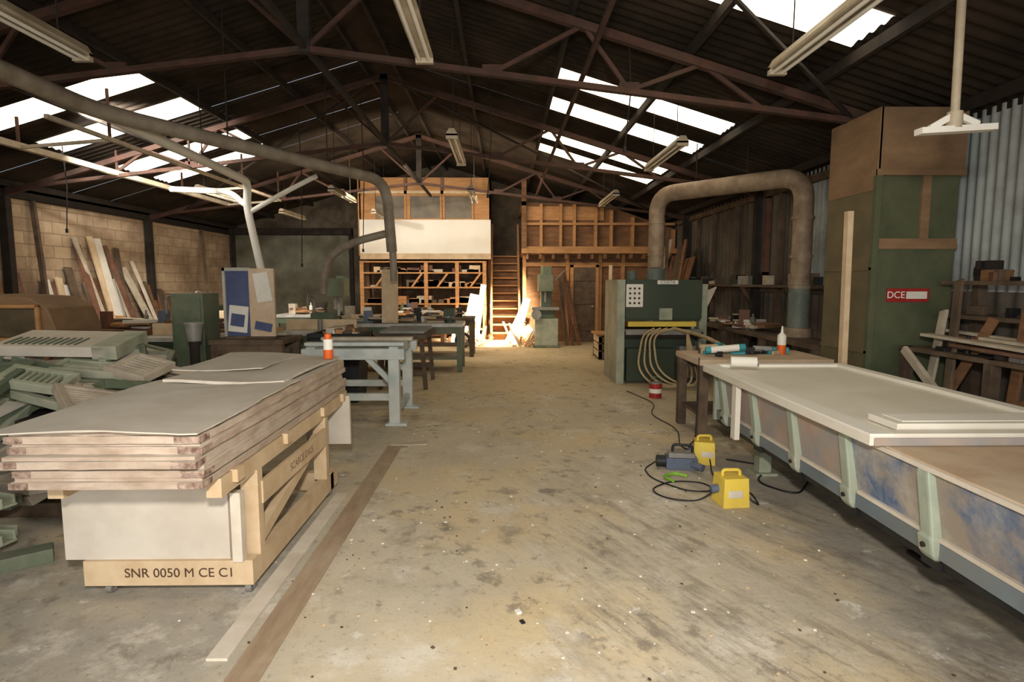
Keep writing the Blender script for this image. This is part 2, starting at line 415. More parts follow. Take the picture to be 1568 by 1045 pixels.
for ty in (-1.9, 2.1, 6.1, 10.1, 14.1):
    b = B('roof_truss')
    for sg in (1, -1):
        def P(d, z): return (XC + sg * d, ty, z)
        def tz(d): return 3.88 - 0.118 * d
        def rz(d): return ZR - 0.15 - SL * d
        b.beam(P(0, rz(0)), P(6.35, rz(6.35)), 0.08, 0.08, 'steel_red')
        b.beam(P(0, tz(0)), P(6.3, tz(6.3) - 0.02), 0.07, 0.055, 'steel_red')
        web = [(0.9, 0), (2.75, 1.85), (2.75, 3.22), (3.95, 3.22), (3.95, 4.55)]
        for r, t in web:
            b.beam(P(r, rz(r)), P(t, tz(t)), 0.035, 0.04, 'steel_red')
        for t in (1.85, 3.22): b.box(XC + sg * t - 0.1, XC + sg * t + 0.1, ty - 0.015, ty + 0.015, tz(t) - 0.03, tz(t) + 0.08, 'steel_red')
        xc = XR - 0.14 if sg > 0 else XL + 0.1
        b.box(xc - 0.07, xc + 0.07, ty - 0.06, ty + 0.06, 0, 3.1, 'steel_dark')
    b.box(XC - 0.06, XC + 0.06, ty - 0.04, ty + 0.04, 3.84, ZR - 0.1, 'steel_dark')
    b.done()
b = B('bracing_rails')
b.beam((XC + 2.75, YF, 3.63), (XC + 2.75, 14.9, 3.63), 0.04, 0.04, 'steel_red')
b.beam((XC, YF, 3.9), (XC, 16.3, 3.9), 0.05, 0.06, 'steel_dark')
for sg in (-1, 1):
    for a, c in ((2.1, 6.1), (10.1, 14.1)):
        b.beam((XC + sg * 0.3, a, roofz(XC + 0.3) - 0.2), (XC + sg * 5.5, c, roofz(XC + 5.5) - 0.2), 0.03, 0.03, 'steel_dark')
b.done()
b = B('suspended_service_rail')
b.beam((-6.4, 5.0, 3.38), (-6.4, 14.1, 3.38), 0.08, 0.08, 'pine_grey')
b.beam((-5.2, 7.0, 3.47), (-5.2, 14.1, 3.47), 0.05, 0.05, 'pine_grey')
for y in (6.1, 8.1, 10.1, 12.1, 14.0):
    b.beam((-6.4, y, 3.38), (-6.4, y, roofz(-6.4)), 0.03, 0.03, 'steel_red')
    b.beam((-6.4, y, 3.36), (-5.2, y, 3.46), 0.04, 0.04, 'pine_grey')
    b.beam((-5.2, y, 3.47), (-5.2, y, roofz(-5.2)), 0.03, 0.03, 'steel_red')
b.done()
for x, y, z in ((-3.45, 10.3, 1.9), (-2.6, 11.2, 2.2), (1.3, 6.3, 3.0), (-0.2, 9.0, 2.9), (-6.7, 9.3, 2.4)):
    b = B('hanging_cable')
    b.tube([(x, y, roofz(x) + 0.02), (x + 0.03, y, (roofz(x) + z) / 2), (x - 0.02, y, z)], 0.008, 'steel_dark', 6)
    b.cyl((x - 0.02, y, z - 0.06), (x - 0.02, y, z), 0.02, 'black', seg=8)
    b.done()

b = B('window_1')
b.box(XR - 0.05, XR - 0.02, 10.02, 10.18, 1.75, 2.98, 'winlight')
b.box(XR - 0.08, XR, 9.94, 10.02, 1.7, 3.03, 'wood_red'); b.box(XR - 0.08, XR, 10.18, 10.26, 1.7, 3.03, 'wood_red')
b.box(XR - 0.08, XR, 9.94, 10.26, 2.98, 3.05, 'wood_red'); b.box(XR - 0.08, XR, 9.94, 10.26, 1.68, 1.75, 'wood_red')
b.done()
b = B('trim_1')
for yy in (9.4, 11.2, 12.4, 13.4): b.box(XR - 0.09, XR - 0.02, yy, yy + 0.08, 0.9, 3.0, 'wood_old')
b.box(XR - 0.1, XR - 0.02, 6.8, 15.0, 1.42, 1.48, 'wood_old'); b.box(XR - 0.1, XR - 0.02, 6.8, 15.0, 3.0, 3.1, 'wood_old')
b.done()
b = B('door_1')
z = 0.0
while z < 3.0:
    b.box(-8.2, -4.7, YB - 0.06, YB - 0.03, z, z + 0.09, 'shutter', rx=0.12); z += 0.085
b.box(-8.3, -8.18, YB - 0.1, YB, 0, 3.1, 'steel_dark'); b.box(-4.72, -4.6, YB - 0.1, YB, 0, 3.1, 'steel_dark')
b.box(-8.3, -4.6, YB - 0.25, YB, 3.0, 3.2, 'steel_dark')
b.done()
b = B('trim_2'); b.box(XL, XL + 0.12, YF, YB, ZE - 0.14, ZE - 0.02, 'steel_dark'); b.done()

# ------------------------------------------------------------------ mezzanine left
b = B('mezzanine_office')
y0 = 16.5
b.box(-3.94, -0.33, y0, YB, 2.22, 2.34, 'ply_dark')
b.box(-3.94, -0.33, y0 - 0.04, y0, 2.2, 2.36, 'pine')
b.box(-3.94, -0.33, y0 - 0.03, y0, 2.36, 3.28, 'white')
b.box(-3.94, -0.33, y0, y0 + 0.04, 3.28, 4.42, 'ply')
for x0, x1 in ((-3.5, -2.7), (-2.55, -1.72), (-1.6, -0.85)):
    b.box(x0, x1, y0 - 0.02, y0, 3.32, 3.92, 'glass_dark')
    for xx in (x0 - 0.04, x1): b.box(xx, xx + 0.05, y0 - 0.05, y0, 3.28, 3.96, 'ply')
    b.box(x0, x1, y0 - 0.05, y0, 3.92, 3.97, 'ply')
b.box(-3.96, -0.31, y0 - 0.06, y0, 3.98, 4.06, 'pine')
b.box(-3.98, -3.9, y0, YB, 2.3, 4.4, 'ply'); b.box(-0.37, -0.33, y0, YB, 2.3, 4.42, 'ply_dark')
for xx in (-3.9, -0.42): b.box(xx, xx + 0.1, y0 + 0.6, y0 + 0.7, 0, 2.22, 'ply_dark')
for xx in (-2.7, -1.7): b.box(xx, xx + 0.08, y0 - 0.06, y0, 3.98, 4.42, 'wood_red')
b.box(-3.9, -0.4, 17.6, 17.64, 0, 2.2, 'wood_old')
b.done()
b = B('storage_rack')
xs = [-3.85, -2.95, -2.1, -1.25, -0.5]
for x in xs:
    b.box(x - 0.05, x + 0.05, 16.2, 16.3, 0, 2.12, 'ply'); b.box(x - 0.05, x + 0.05, 16.95, 17.05, 0, 2.12, 'ply_dark')
for z in (0.25, 0.95, 1.4, 1.8, 2.1):
    b.box(-3.9, -0.45, 16.18, 17.05, z, z + 0.04, 'ply')
    for k in range(20):
        x = R(-3.8, -0.9); L = R(0.15, 0.5); h = R(0.04, 0.2)
        if z < 2.0: b.box(x, min(x + L, -0.47), 16.3, 16.3 + R(0.2, 0.6), z + 0.04, z + 0.04 + h, random.choice(['pine', 'wood_old', 'wood_red', 'pine_grey', 'ply', 'ply']))
for x in (-3.5, -2.5, -1.8, -0.9): b.beam((x, 16.22, 1.42), (x + 0.3, 16.22, 1.82), 0.05, 0.05, 'ply')
b.done()

# ------------------------------------------------------------------ stairs
b = B('timber_staircase')
n = 11; xa, xb = -0.28, 0.42
for i in range(n):
    yy = 15.8 + i * 0.17; zz = (i + 1) * 2.34 / n
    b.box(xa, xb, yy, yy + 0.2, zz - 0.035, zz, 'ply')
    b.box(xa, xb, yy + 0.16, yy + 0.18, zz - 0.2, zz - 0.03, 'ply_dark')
for x in (xa - 0.025, xb + 0.025):
    b.beam((x, 15.75, 0.14), (x, 17.75, 2.42), 0.045, 0.26, 'ply')
    b.box(x - 0.03, x + 0.03, 15.7, 15.78, 0, 1.0, 'ply')
    b.beam((x, 15.74, 0.95), (x, 17.7, 3.25), 0.05, 0.07, 'ply')
b.done()

# ------------------------------------------------------------------ mezzanine right
b = B('mezzanine_store')
y0 = 15.1
b.box(0.5, 4.44, y0, YB, 2.28, 2.38, 'ply_dark')
b.box(0.48, 4.44, y0 - 0.05, y0, 2.3, 2.42, 'ply')
x = 0.6
while x < 4.4:
    b.box(x, x + 0.05, y0 - 0.14, y0 + 0.3, 2.16, 2.28, 'ply_dark'); x += 0.33
def rt(x): return min(4.2, roofz(x) - 0.18)
b.prism([(0.5, 2.4), (4.44, 2.4), (4.44, rt(4.44) - 0.05), (2.6, 3.55), (0.9, 3.6), (0.5, 3.6)], 'y', y0 + 0.25, y0 + 0.29, 'ply_dark')
for xx in (0.55, 0.95, 1.45, 1.8, 2.35, 2.75, 3.3, 3.9, 4.36):
    b.box(xx, xx + 0.07, y0 + 0.1, y0 + 0.26, 2.4, min(3.55, rt(xx) - 0.1), 'ply')
b.box(0.5, 4.4, y0 + 0.08, y0 + 0.26, 3.02, 3.08, 'ply'); b.box(0.5, 4.4, y0 + 0.08, y0 + 0.26, 2.42, 2.48, 'ply')
b.box(0.48, 0.6, y0, y0 + 0.12, 2.3, 4.15, 'ply_dark'); b.box(0.48, 0.6, y0, YB, 3.5, 3.6, 'ply_dark')
b.box(0.62, 2.6, y0 + 0.2, y0 + 0.25, 3.15, 3.5, 'ply')
b.box(0.52, 4.44, y0 + 0.4, y0 + 0.46, 0, 2.28, 'ply_dark')
for xx in (0.52, 1.0, 1.65, 2.5, 3.1, 3.8): b.box(xx, xx + 0.09, y0 + 0.32, y0 + 0.4, 0, 2.28, 'ply')
b.box(0.52, 4.44, y0 + 0.33, y0 + 0.4, 1.98, 2.08, 'ply')
b.done()
b = B('door_2')
b.box(1.84, 2.42, 15.36, 15.4, 0, 1.95, 'wood_old')
b.box(1.76, 1.84, 15.34, 15.42, 0, 2.02, 'ply'); b.box(2.42, 2.5, 15.34, 15.42, 0, 2.02, 'ply'); b.box(1.76, 2.5, 15.34, 15.42, 1.95, 2.03, 'ply')
for z in (0.3, 1.0, 1.6): b.box(1.86, 2.4, 15.33, 15.36, z, z + 0.1, 'wood_old')
b.cyl((2.34, 15.33, 0.95), (2.34, 15.27, 0.95), 0.03, 'grey')
b.done()

# ------------------------------------------------------------------ sheet trolley (left foreground)
b = B('timber_trolley')
xa, xb, ya, yb = -2.12, -1.27, 2.87, 4.3
b.box(xa, xb, ya, ya + 0.07, 0.06, 0.19, 'pine'); b.box(xa, xb, yb - 0.07, yb, 0.06, 0.19, 'pine')
b.box(xa, xa + 0.06, ya + 0.071, yb - 0.071, 0.08, 0.19, 'pine'); b.box(xb - 0.06, xb, ya + 0.071, yb + 0.1, 0.06, 0.18, 'pine')
for x in (xa + 0.1, xb - 0.04):
    for y in (ya + 0.06, yb - 0.02):
        b.box(x - 0.025, x + 0.025, y - 0.03, y + 0.03, 0.05, 0.062, 'grey')
        b.box(x - 0.025, x - 0.02, y - 0.015, y + 0.02, 0.02, 0.06, 'grey'); b.box(x + 0.02, x + 0.025, y - 0.015, y + 0.02, 0.02, 0.06, 'grey')
        b.cyl((x - 0.015, y - 0.01, 0.028), (x + 0.015, y - 0.01, 0.028), 0.028, 'grey')
for x in (xa + 0.1, xb - 0.04):
    for y in (ya + 0.12, yb - 0.15):
        b.box(x - 0.045, x + 0.045, y - 0.03, y + 0.03, 0.18, 0.63, 'pine')
    b.box(x - 0.035, x + 0.035, 2.6, 4.75, 0.62, 0.71, 'pine')
    b.beam((x, ya + 0.18, 0.24), (x, yb - 0.24, 0.5), 0.05, 0.07, 'pine')
for y in (2.75, 3.4, 4.1, 4.6): b.box(xa, xb + 0.02, y - 0.04, y + 0.04, 0.655, 0.716, 'pine')
b.box(xb - 0.005, xb + 0.015, 3.0, 4.1, 0.44, 0.56, 'pine')
b.box(xa - 0.1, xb - 0.12, ya + 0.02, ya + 0.05, 0.19, 0.69, 'facing_sheet')
b.box(xb - 0.09, xb - 0.04, ya - 0.02, ya + 0.03, 0.19, 0.55, 'strip_white')
b.box(xb - 0.3, xb + 0.05, 4.62, 4.65, 0.3, 0.69, 'facing_sheet')
b.text('SNR 0050 M CE C1', 0.068, Matrix.Translation((-1.64, ya - 0.001, 0.125)) @ Matrix.Rotation(math.pi / 2, 4, 'X'), 'ink')
b.text('SCARCE DALS', 0.065, Matrix.Translation((xb + 0.016, 3.6, 0.5)) @ Matrix.Rotation(math.pi / 2, 4, 'Z') @ Matrix.Rotation(math.pi / 2, 4, 'X'), 'pencil')
b.done(0.003)

b = B('wrapped_sheet_stack')
z = 0.717
for k in range(5):
    h = 0.052
    ox, oy = R(-0.015, 0.015), R(-0.025, 0.025)
    b.slab(-2.07 + ox, -1.27 + ox * 0.6, 2.42 + oy, 4.68 + oy * 2, z, z + h * 0.62, 'kraft', 0.001, 10, 24, None, 'kraft_top', 0.003)
    b.slab(-2.062 + ox, -1.276 + ox * 0.6, 2.427 + oy, 4.67 + oy * 2, z + h * 0.65, z + h - 0.002, 'kraft', 0.001, 10, 24, None, 'kraft_top', 0.004)
    # folded wrapping at the corner: flat crumpled flaps lying against the end
    b.slab(-1.37 + ox * 0.6, -1.266 + ox * 0.6, 2.412 + oy, 2.5 + oy, z + 0.004, z + h * 0.6, 'kraft_dark', 0.001, 4, 4, None, 'kraft', 0.002)
    b.slab(-2.076 + ox, -2.0 + ox, 2.414 + oy, 2.48 + oy, z + 0.004, z + h * 0.6, 'kraft_dark', 0.001, 4, 4, None, 'kraft', 0.002)
    z += h
b.slab(-2.11, -1.25, 2.36, 3.6, z + 0.006, z + 0.012, 'kraft_top', 0.001, 14, 18, lambda x, y: 0.008 * math.sin(x * 7 + y * 3), 'kraft_top', 0.004)
b.slab(-2.03, -1.31, 3.5, 4.7, z + 0.012, z + 0.03, 'kraft_top', 0.001, 14, 18, lambda x, y: 0.01 * math.sin(x * 6 + y * 4), 'kraft_top', 0.004)
b.slab(-2.2, -1.6, 3.9, 4.75, z + 0.035, z + 0.042, 'kraft_top', 0.001, 12, 12, lambda x, y: 0.01 * math.sin(x * 6 + y * 4 + 1), 'kraft_top', 0.004)
b.done()
ztop = z
b = B('sealant_tin')
b.cyl((-1.34, 4.5, ztop + 0.03), (-1.34, 4.5, ztop + 0.1), 0.036, 'orange'); b.cyl((-1.34, 4.5, ztop + 0.1), (-1.34, 4.5, ztop + 0.18), 0.036, 'white')
b.cyl((-1.34, 4.5, ztop + 0.18), (-1.34, 4.5, ztop + 0.22), 0.026, 'orange')
b.done()
b = B('timber_strip'); b.box(-1.255, -1.165, 2.35, 4.3, 0.001, 0.014, 'strip_white', rz=0.0); b.done()
b = B('floor_boards'); b.box(-1.12, -0.98, 1.2, 5.6, 0.0005, 0.005, 'floor_board')
b.box(-1.1, -0.75, 5.62, 5.72, 0.001, 0.012, 'pine_grey', rz=0.1)
b.done()

# ------------------------------------------------------------------ mould table (right)
b = B('mould_table')
xa, xb, ya, yb = 1.87, 3.1, 1.15, 5.2
zb, zt = 0.36, 0.8
b.box(xa, xb, ya, yb, zt - 0.02, zt, 'deck_tan')
for i, yy in enumerate([1.3, 1.9, 2.5, 3.12, 3.72, 4.32, 4.94]):
    y2 = yy + 0.6
    if yy < 4.9:
        b.hexa([(xa + 0.07, yy, 0.45), (xa + 0.11, yy, 0.45), (xa + 0.11, y2, 0.45), (xa + 0.07, y2, 0.45),
                (xa + 0.01, yy, zt - 0.02), (xa + 0.05, yy, zt - 0.02), (xa + 0.05, y2, zt - 0.02), (xa + 0.01, y2, zt - 0.02)], 'blue_rust' if yy < 3.0 else 'pink_rust')
        b.box(xa + 0.045, xa + 0.09, yy + 0.05, y2 - 0.05, 0.455, 0.475, 'strip_white')
    # boxy stiffener rib: square shaft with rounded corners and bolted foot
    prof = []
    for zz, hw, dp in ((0.77, 0.036, 0.03), (0.74, 0.040, 0.036), (0.55, 0.040, 0.042), (0.475, 0.040, 0.046), (0.46, 0.050, 0.058), (0.39, 0.050, 0.058), (0.372, 0.046, 0.05), (0.36, 0.036, 0.04)):
        bx = min(xa + 0.01 + (zt - zz) / 0.35 * 0.06, xa + 0.09)
        sec = [(0, -1), (0.8, -1), (0.95, -0.9), (1, -0.7), (1, 0.7), (0.95, 0.9), (0.8, 1), (0, 1)]
        prof.append([(bx - dp * a, yy + hw * c, zz) for a, c in sec])
    vs = [p for r_ in prof for p in r_]; fs = []
    for j in range(len(prof) - 1):
        for t in range(7): fs.append((j * 8 + t, j * 8 + t + 1, (j + 1) * 8 + t + 1, (j + 1) * 8 + t))
    b.add(vs, fs, 'rib', False)
    b.add(prof[-1], [tuple(range(8))], 'rib'); b.add(prof[0], [tuple(range(8))], 'rib')
    b.cyl((xa + 0.05, yy, 0.425), (xa + 0.005, yy, 0.425), 0.012, 'steel_dark', seg=10)
    b.box(xa + 0.06, xa + 0.13, yy - 0.05, yy + 0.07, zb - 0.045, zb + 0.0, 'black')  # black block behind each rib foot, standing in for the rib's shadow
b.box(xa + 0.05, xa + 0.14, ya, yb, zb + 0.015, 0.45, 'blue_sill')
b.box(xa + 0.07, xa + 0.16, ya, yb, zb - 0.03, zb + 0.015, 'black')  # added black skirt, painting the shadow below the table edge
b.box(xa - 0.015, xa + 0.05, ya, yb, zt - 0.03, zt - 0.008, 'strip_white')
b.box(xa + 0.05, xb - 0.03, ya, ya + 0.04, zb, zt, 'blue_sill'); b.box(xa + 0.03, xb - 0.03, yb - 0.04, yb, zb, zt - 0.01, 'rib')
b.box(xb - 0.06, xb - 0.02, ya, yb, zb, zt - 0.01, 'blue_sill')
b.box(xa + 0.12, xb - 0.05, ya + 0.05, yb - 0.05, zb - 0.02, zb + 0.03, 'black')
for x, y in ((xa + 0.3, 4.75), (xb - 0.25, 1.5), (xb - 0.25, 4.75), (xa + 0.75, 1.5), (xa + 0.6, 3.2)):
    b.box(x - 0.05, x + 0.05, y - 0.05, y + 0.05, 0, zb, 'green_pale' if y > 4 else 'steel_dark'); b.box(x - 0.09, x + 0.09, y - 0.09, y + 0.09, 0, 0.02, 'green_pale' if y > 4 else 'steel_dark')
b.box(xa - 0.06, xa - 0.02, 4.47, 4.55, 0.36, 0.79, 'panel_cream')
b.done()
b = B('moulding_tray_panel')
z = zt + 0.002
b.box(1.78, 3.02, 2.76, 5.15, z, z + 0.045, 'panel_cream')
b.box(1.78, 1.9, 2.76, 5.15, z + 0.045, z + 0.06, 'white'); b.box(2.93, 3.02, 2.76, 5.15, z + 0.045, z + 0.07, 'white')
b.box(1.9, 2.93, 5.06, 5.15, z + 0.045, z + 0.07, 'white'); b.box(1.9, 2.93, 2.76, 2.84, z + 0.045, z + 0.06, 'panel_cream')
b.box(1.98, 2.9, 2.86, 3.1, z + 0.05, z + 0.085, 'panel_cream'); b.box(2.03, 2.85, 2.9, 3.06, z + 0.085, z + 0.09, 'white')
b.box(1.8, 3.01, 2.75, 2.765, z + 0.001, z + 0.04, 'pink_rust')
b.done(0.006)
b = B('upright_timber'); b.beam((3.13, 5.3, 0.0), (3.1, 5.3, 2.22), 0.05, 0.07, 'pine', up=(0, 1, 0)); b.done(0.003)

# ------------------------------------------------------------------ tall cabinet
b = B('dust_extractor_housing')
xa, xb, ya, yb = 3.52, 4.3, 5.55, 6.35
b.box(xa, xb, ya + 0.04, yb, 0, 2.6, 'green_panel')
b.box(xa - 0.02, xb + 0.02, ya, yb + 0.02, 2.6, 3.2, 'ply_brown')
b.box(xa - 0.03, xa, ya, yb + 0.02, 2.45, 3.2, 'ply_brown')
b.box(xa - 0.025, xa, ya, yb + 0.02, 0.0, 2.45, 'board_olive')
for z in (0.9, 1.7): b.box(xa - 0.035, xa - 0.02, ya, yb + 0.02, z, z + 0.03, 'board_olive')
b.box(xa, xb, ya + 0.01, ya + 0.04, 1.94, 2.0, 'ply_brown'); b.box(xa + 0.42, xa + 0.5, ya + 0.01, ya + 0.04, 2.0, 2.6, 'ply_brown')
b.box(xa - 0.035, xa + 0.02, ya - 0.01, ya + 0.04, 0.0, 2.58, 'green_panel')
b.box(xa - 0.03, xb + 0.03, ya - 0.01, ya + 0.02, 2.58, 2.64, 'ply_brown')
b.box(xa + 0.03, xb - 0.03, ya + 0.02, ya + 0.04, 0.15, 1.9, 'green_panel')
b.box(xa + 0.02, xb, ya + 0.0, ya + 0.02, 1.9, 1.94, 'ply_brown')
b.box(xa + 0.14, xa + 0.54, ya, ya + 0.02, 1.4, 1.53, 'red'); b.box(xa + 0.32, xa + 0.52, ya - 0.004, ya, 1.43, 1.5, 'white_board')
b.box(xb - 0.08, xb - 0.05, ya - 0.01, ya + 0.03, 0.9, 1.2, 'grey')
b.text('DCE', 0.09, Matrix.Translation((xa + 0.22, ya - 0.003, 1.465)) @ Matrix.Rotation(math.pi / 2, 4, 'X'), 'white')
b.done(0.006)

# ------------------------------------------------------------------ wide belt sander
b = B('wide_belt_sander')
xa, xb, ya, yb = 1.78, 3.08, 9.05, 10.1
b.box(xa, xb, ya + 0.05, yb, 0.98, 1.62, 'green_dark')
b.box(xa + 0.12, xb, ya, ya + 0.06, 1.02, 1.6, 'green_dark')
b.box(xa - 0.02, xa + 0.1, ya - 0.03, yb, 0.0, 1.62, 'green_pale')
b.box(xa + 0.1, xb - 0.05, ya + 0.15, yb, 0.0, 0.7, 'green_dark')
b.box(xa + 0.15, xb - 0.4, ya + 0.02, ya + 0.15, 0.04, 0.55, 'green_dark')
b.box(xa + 0.1, xb, ya - 0.1, yb, 0.72, 0.82, 'steel_dark'); b.box(xa + 0.1, xb - 0.04, ya - 0.14, ya, 0.78, 0.86, 'grey')
b.box(xa + 0.15, xb - 0.1, ya - 0.06, ya + 0.02, 0.9, 0.975, 'yellow')
b.box(xb, xb + 0.12, ya + 0.1, yb, 0.0, 1.55, 'green_pale')
b.box(xa + 0.12, xa + 0.38, ya - 0.01, ya + 0.01, 1.2, 1.55, 'white')
for i in range(3):
    for j in range(4): b.cyl((xa + 0.18 + i * 0.07, ya - 0.02, 1.26 + j * 0.075), (xa + 0.18 + i * 0.07, ya - 0.01, 1.26 + j * 0.075), 0.018, 'ink', seg=10)
b.box(xa + 0.6, xa + 0.92, ya - 0.01, ya, 1.55, 1.61, 'white'); b.text('COSTA', 0.07, Matrix.Translation((xa + 0.76, ya - 0.012, 1.58)) @ Matrix.Rotation(math.pi / 2, 4, 'X'), 'ink')
b.box(xa + 0.64, xa + 0.84, ya - 0.01, ya, 1.0, 1.18, 'green_pale')
b.box(xb - 0.35, xb - 0.1, ya - 0.08, ya + 0.1, 0.1, 0.6, 'grey')
b.cyl((2.45, 9.45, 1.62), (2.45, 9.45, 1.8), 0.14, 'pipe_blue'); b.cyl((2.1, 9.6, 1.62), (2.1, 9.6, 1.76), 0.08, 'pipe_blue')
for x in (xa + 0.05, xb - 0.1): b.cyl((x, ya + 0.1, 0.7), (x, ya + 0.1, 1.0), 0.03, 'steel_top')
b.done(0.008)
b = B('extraction_duct')
p = fillet([(2.45, 9.45, 1.81), (2.45, 9.45, 2.96), (3.93, 7.75, 2.96), (3.93, 7.75, 1.55)], 0.32, 8)
b.tube(p, 0.125, 'pipe_rust', 22)
b.tube([(3.93, 7.75, 1.55), (3.93, 7.75, 0.89)], [0.135, 0.135], 'pipe_blue', 22)
for z in (2.0, 2.5): b.cyl((2.45, 9.45, z), (2.45, 9.45, z + 0.03), 0.135, 'pipe_rust', seg=22)
for z in (1.5, 1.9, 2.4): b.cyl((3.93, 7.75, z), (3.93, 7.75, z + 0.04), 0.14, 'pipe_rust', seg=22)
b.cyl((3.93, 7.75, 0.862), (3.93, 7.75, 0.98), 0.18, 'pipe_rust', seg=22)
for t in (0.3, 0.65):
    x = 2.45 + t * 1.48; y = 9.45 - t * 1.7
    b.cyl((x, y, 3.0), (x, y, roofz(x)), 0.008, 'steel_dark', seg=6)
b.done()

b = B('overhead_extraction_duct')
p = fillet([(-4.05, 2.5, 3.3), (-3.95, 6.0, 3.25), (-1.78, 9.2, 3.12), (-1.72, 9.25, 2.05)], 0.35, 8)
b.tube(p, 0.08, 'pipe', 20)
b.tube(fillet([(-1.72, 9.25, 2.35), (-2.35, 9.3, 2.2), (-2.75, 9.3, 1.95), (-2.82, 9.3, 1.4)], 0.25, 6), 0.06, 'pipe', 16)
b.tube(fillet([(-1.72, 9.25, 2.3), (-1.7, 9.25, 1.9), (-1.7, 9.25, 1.6)], 0.2, 6), 0.055, 'pipe', 16)
b.tube(fillet([(-3.95, 6.1, 3.25), (-4.12, 9.8, 3.2), (-4.25, 10.0, 2.85), (-4.0, 10.0, 1.5)], 0.2, 6), 0.062, 'white', 16)
b.tube(fillet([(-4.2, 10.0, 2.8), (-4.6, 10.2, 3.1), (-5.8, 10.6, 3.2)], 0.2, 6), 0.05, 'white', 16)
b.tube(fillet([(-4.18, 10.0, 2.75), (-3.7, 10.1, 3.05), (-3.2, 10.4, 3.4)], 0.2, 6), 0.04, 'white', 16)
for q in ((-4.02, 4.5, 3.25), (-3.2, 7.1, 3.18), (-2.4, 8.3, 3.15), (-4.1, 8.3, 3.2)):
    b.cyl(q, (q[0], q[1], roofz(q[0])), 0.008, 'steel_dark', seg=6)
b.done()

# ------------------------------------------------------------------ fluorescent battens
def batten(x, y, z, L=1.6):
    b = B('fluorescent_light_fitting')
    b.prism([(x - 0.03, z + 0.08), (x + 0.03, z + 0.08), (x + 0.065, z + 0.02), (x + 0.065, z), (x - 0.065, z), (x - 0.065, z + 0.02)], 'y', y, y + L, 'lightbody')
    for dx in (-0.035, 0.035):
        b.cyl((x + dx, y + 0.04, z - 0.02), (x + dx, y + L - 0.04, z - 0.02), 0.014, 'tube', seg=10)
    for yy in (y, y + L - 0.04): b.box(x - 0.065, x + 0.065, yy, yy + 0.04, z - 0.036, z + 0.02, 'lightbody')
    for yy in (y + 0.25, y + L - 0.25): b.cyl((x, yy, z + 0.08), (x, yy, roofz(x) + 0.02), 0.005, 'steel_dark', seg=6)
    b.done()
for y in (3.0, 6.9, 10.9, 14.4):
    for x in (-5.5, -3.1, -0.58, 2.07):
        if x == -5.5 and y < 8: continue
        if x == -3.1 and 6 < y < 8: continue
        if y > 14 and x > -2.0: continue
        if y > 14 and x < -4: x += 0.2
        batten(x, y, 3.25 if x < 2 else 3.18)

b = B('hanging_pipe_bracket')
b.cyl((2.26, 3.0, 2.4), (2.24, 3.0, 3.8), 0.02, 'lightbody', seg=12)
b.cyl((2.26, 3.0, 2.36), (2.26, 3.0, 2.44), 0.035, 'lightbody', seg=12)
b.box(2.08, 2.46, 2.97, 3.03, 2.34, 2.37, 'white_board', ry=-0.06)
b.beam((2.14, 3.0, 2.36), (2.26, 3.0, 2.43), 0.02, 0.03, 'white_board'); b.beam((2.38, 3.0, 2.38), (2.26, 3.0, 2.43), 0.02, 0.03, 'white_board')
b.done()

# ------------------------------------------------------------------ benches
def bench(name, x0, x1, y0, y1, z, top='wood_old', leg='wood_old', shelf=True):
    b = B(name)
    b.box(x0, x1, y0, y1, z - 0.06, z, top)
    n = max(2, int((max(x1 - x0, y1 - y0)) / 1.3) + 1)
    for i in range(n):
        t = i / (n - 1)
        if x1 - x0 >= y1 - y0:
            xs = x0 + 0.06 + (x1 - x0 - 0.12) * t
            for y in (y0 + 0.06, y1 - 0.06): b.box(xs - 0.045, xs + 0.045, y - 0.045, y + 0.045, 0, z - 0.06, leg)
        else:
            ys = y0 + 0.06 + (y1 - y0 - 0.12) * t
            for x in (x0 + 0.06, x1 - 0.06): b.box(x - 0.045, x + 0.045, ys - 0.045, ys + 0.045, 0, z - 0.06, leg)
    b.box(x0 + 0.02, x1 - 0.02, y0 + 0.02, y0 + 0.05, z - 0.18, z - 0.06, leg); b.box(x0 + 0.02, x1 - 0.02, y1 - 0.05, y1 - 0.02, z - 0.18, z - 0.06, leg)
    if shelf: b.box(x0 + 0.05, x1 - 0.05, y0 + 0.05, y1 - 0.05, 0.22, 0.25, leg)
    b.done(0.004)

WD = ['pine', 'wood_old', 'wood_red', 'pine_grey', 'ply', 'white_board', 'ply_dark']
def offcuts(x0, x1, y0, y1, z, n, lmax=0.9, mats=WD, name='timber_offcuts', lay=0.03):
    b = B(name); 
    for k in range(n):
        L = R(0.25, lmax); w = R(0.05, 0.16); h = R(0.018, 0.05)
        cx = R(x0, x1); cy = R(y0, y1); zz = z + (k % 4) * lay + 0.01
        b.box(cx - L / 2, cx + L / 2, cy - w / 2, cy + w / 2, zz, zz + h, random.choice(mats), rz=R(-0.6, 0.6), ry=R(-0.01, 0.01))
    for k in range(max(3, n // 4)):
        cx = R(x0, x1); cy = R(y0, y1); hh = R(0.08, 0.3)
        if k % 2:
            r0 = R(0.03, 0.06); mm = random.choice(['grey', 'white', 'black', 'green'])
            b.tube([(cx, cy, z + 0.001), (cx, cy, z + hh * 0.7), (cx, cy, z + hh * 0.8), (cx, cy, z + hh)], [r0, r0, r0 * 0.4, r0 * 0.35], mm, 14)
        else: b.box(cx - 0.08, cx + 0.08, cy - 0.05, cy + 0.05, z + 0.001, z + hh, random.choice(['black', 'pine_grey', 'wood_red', 'blue', 'white_board']), rz=R(-0.5, 0.5))
    b.done(0.002)

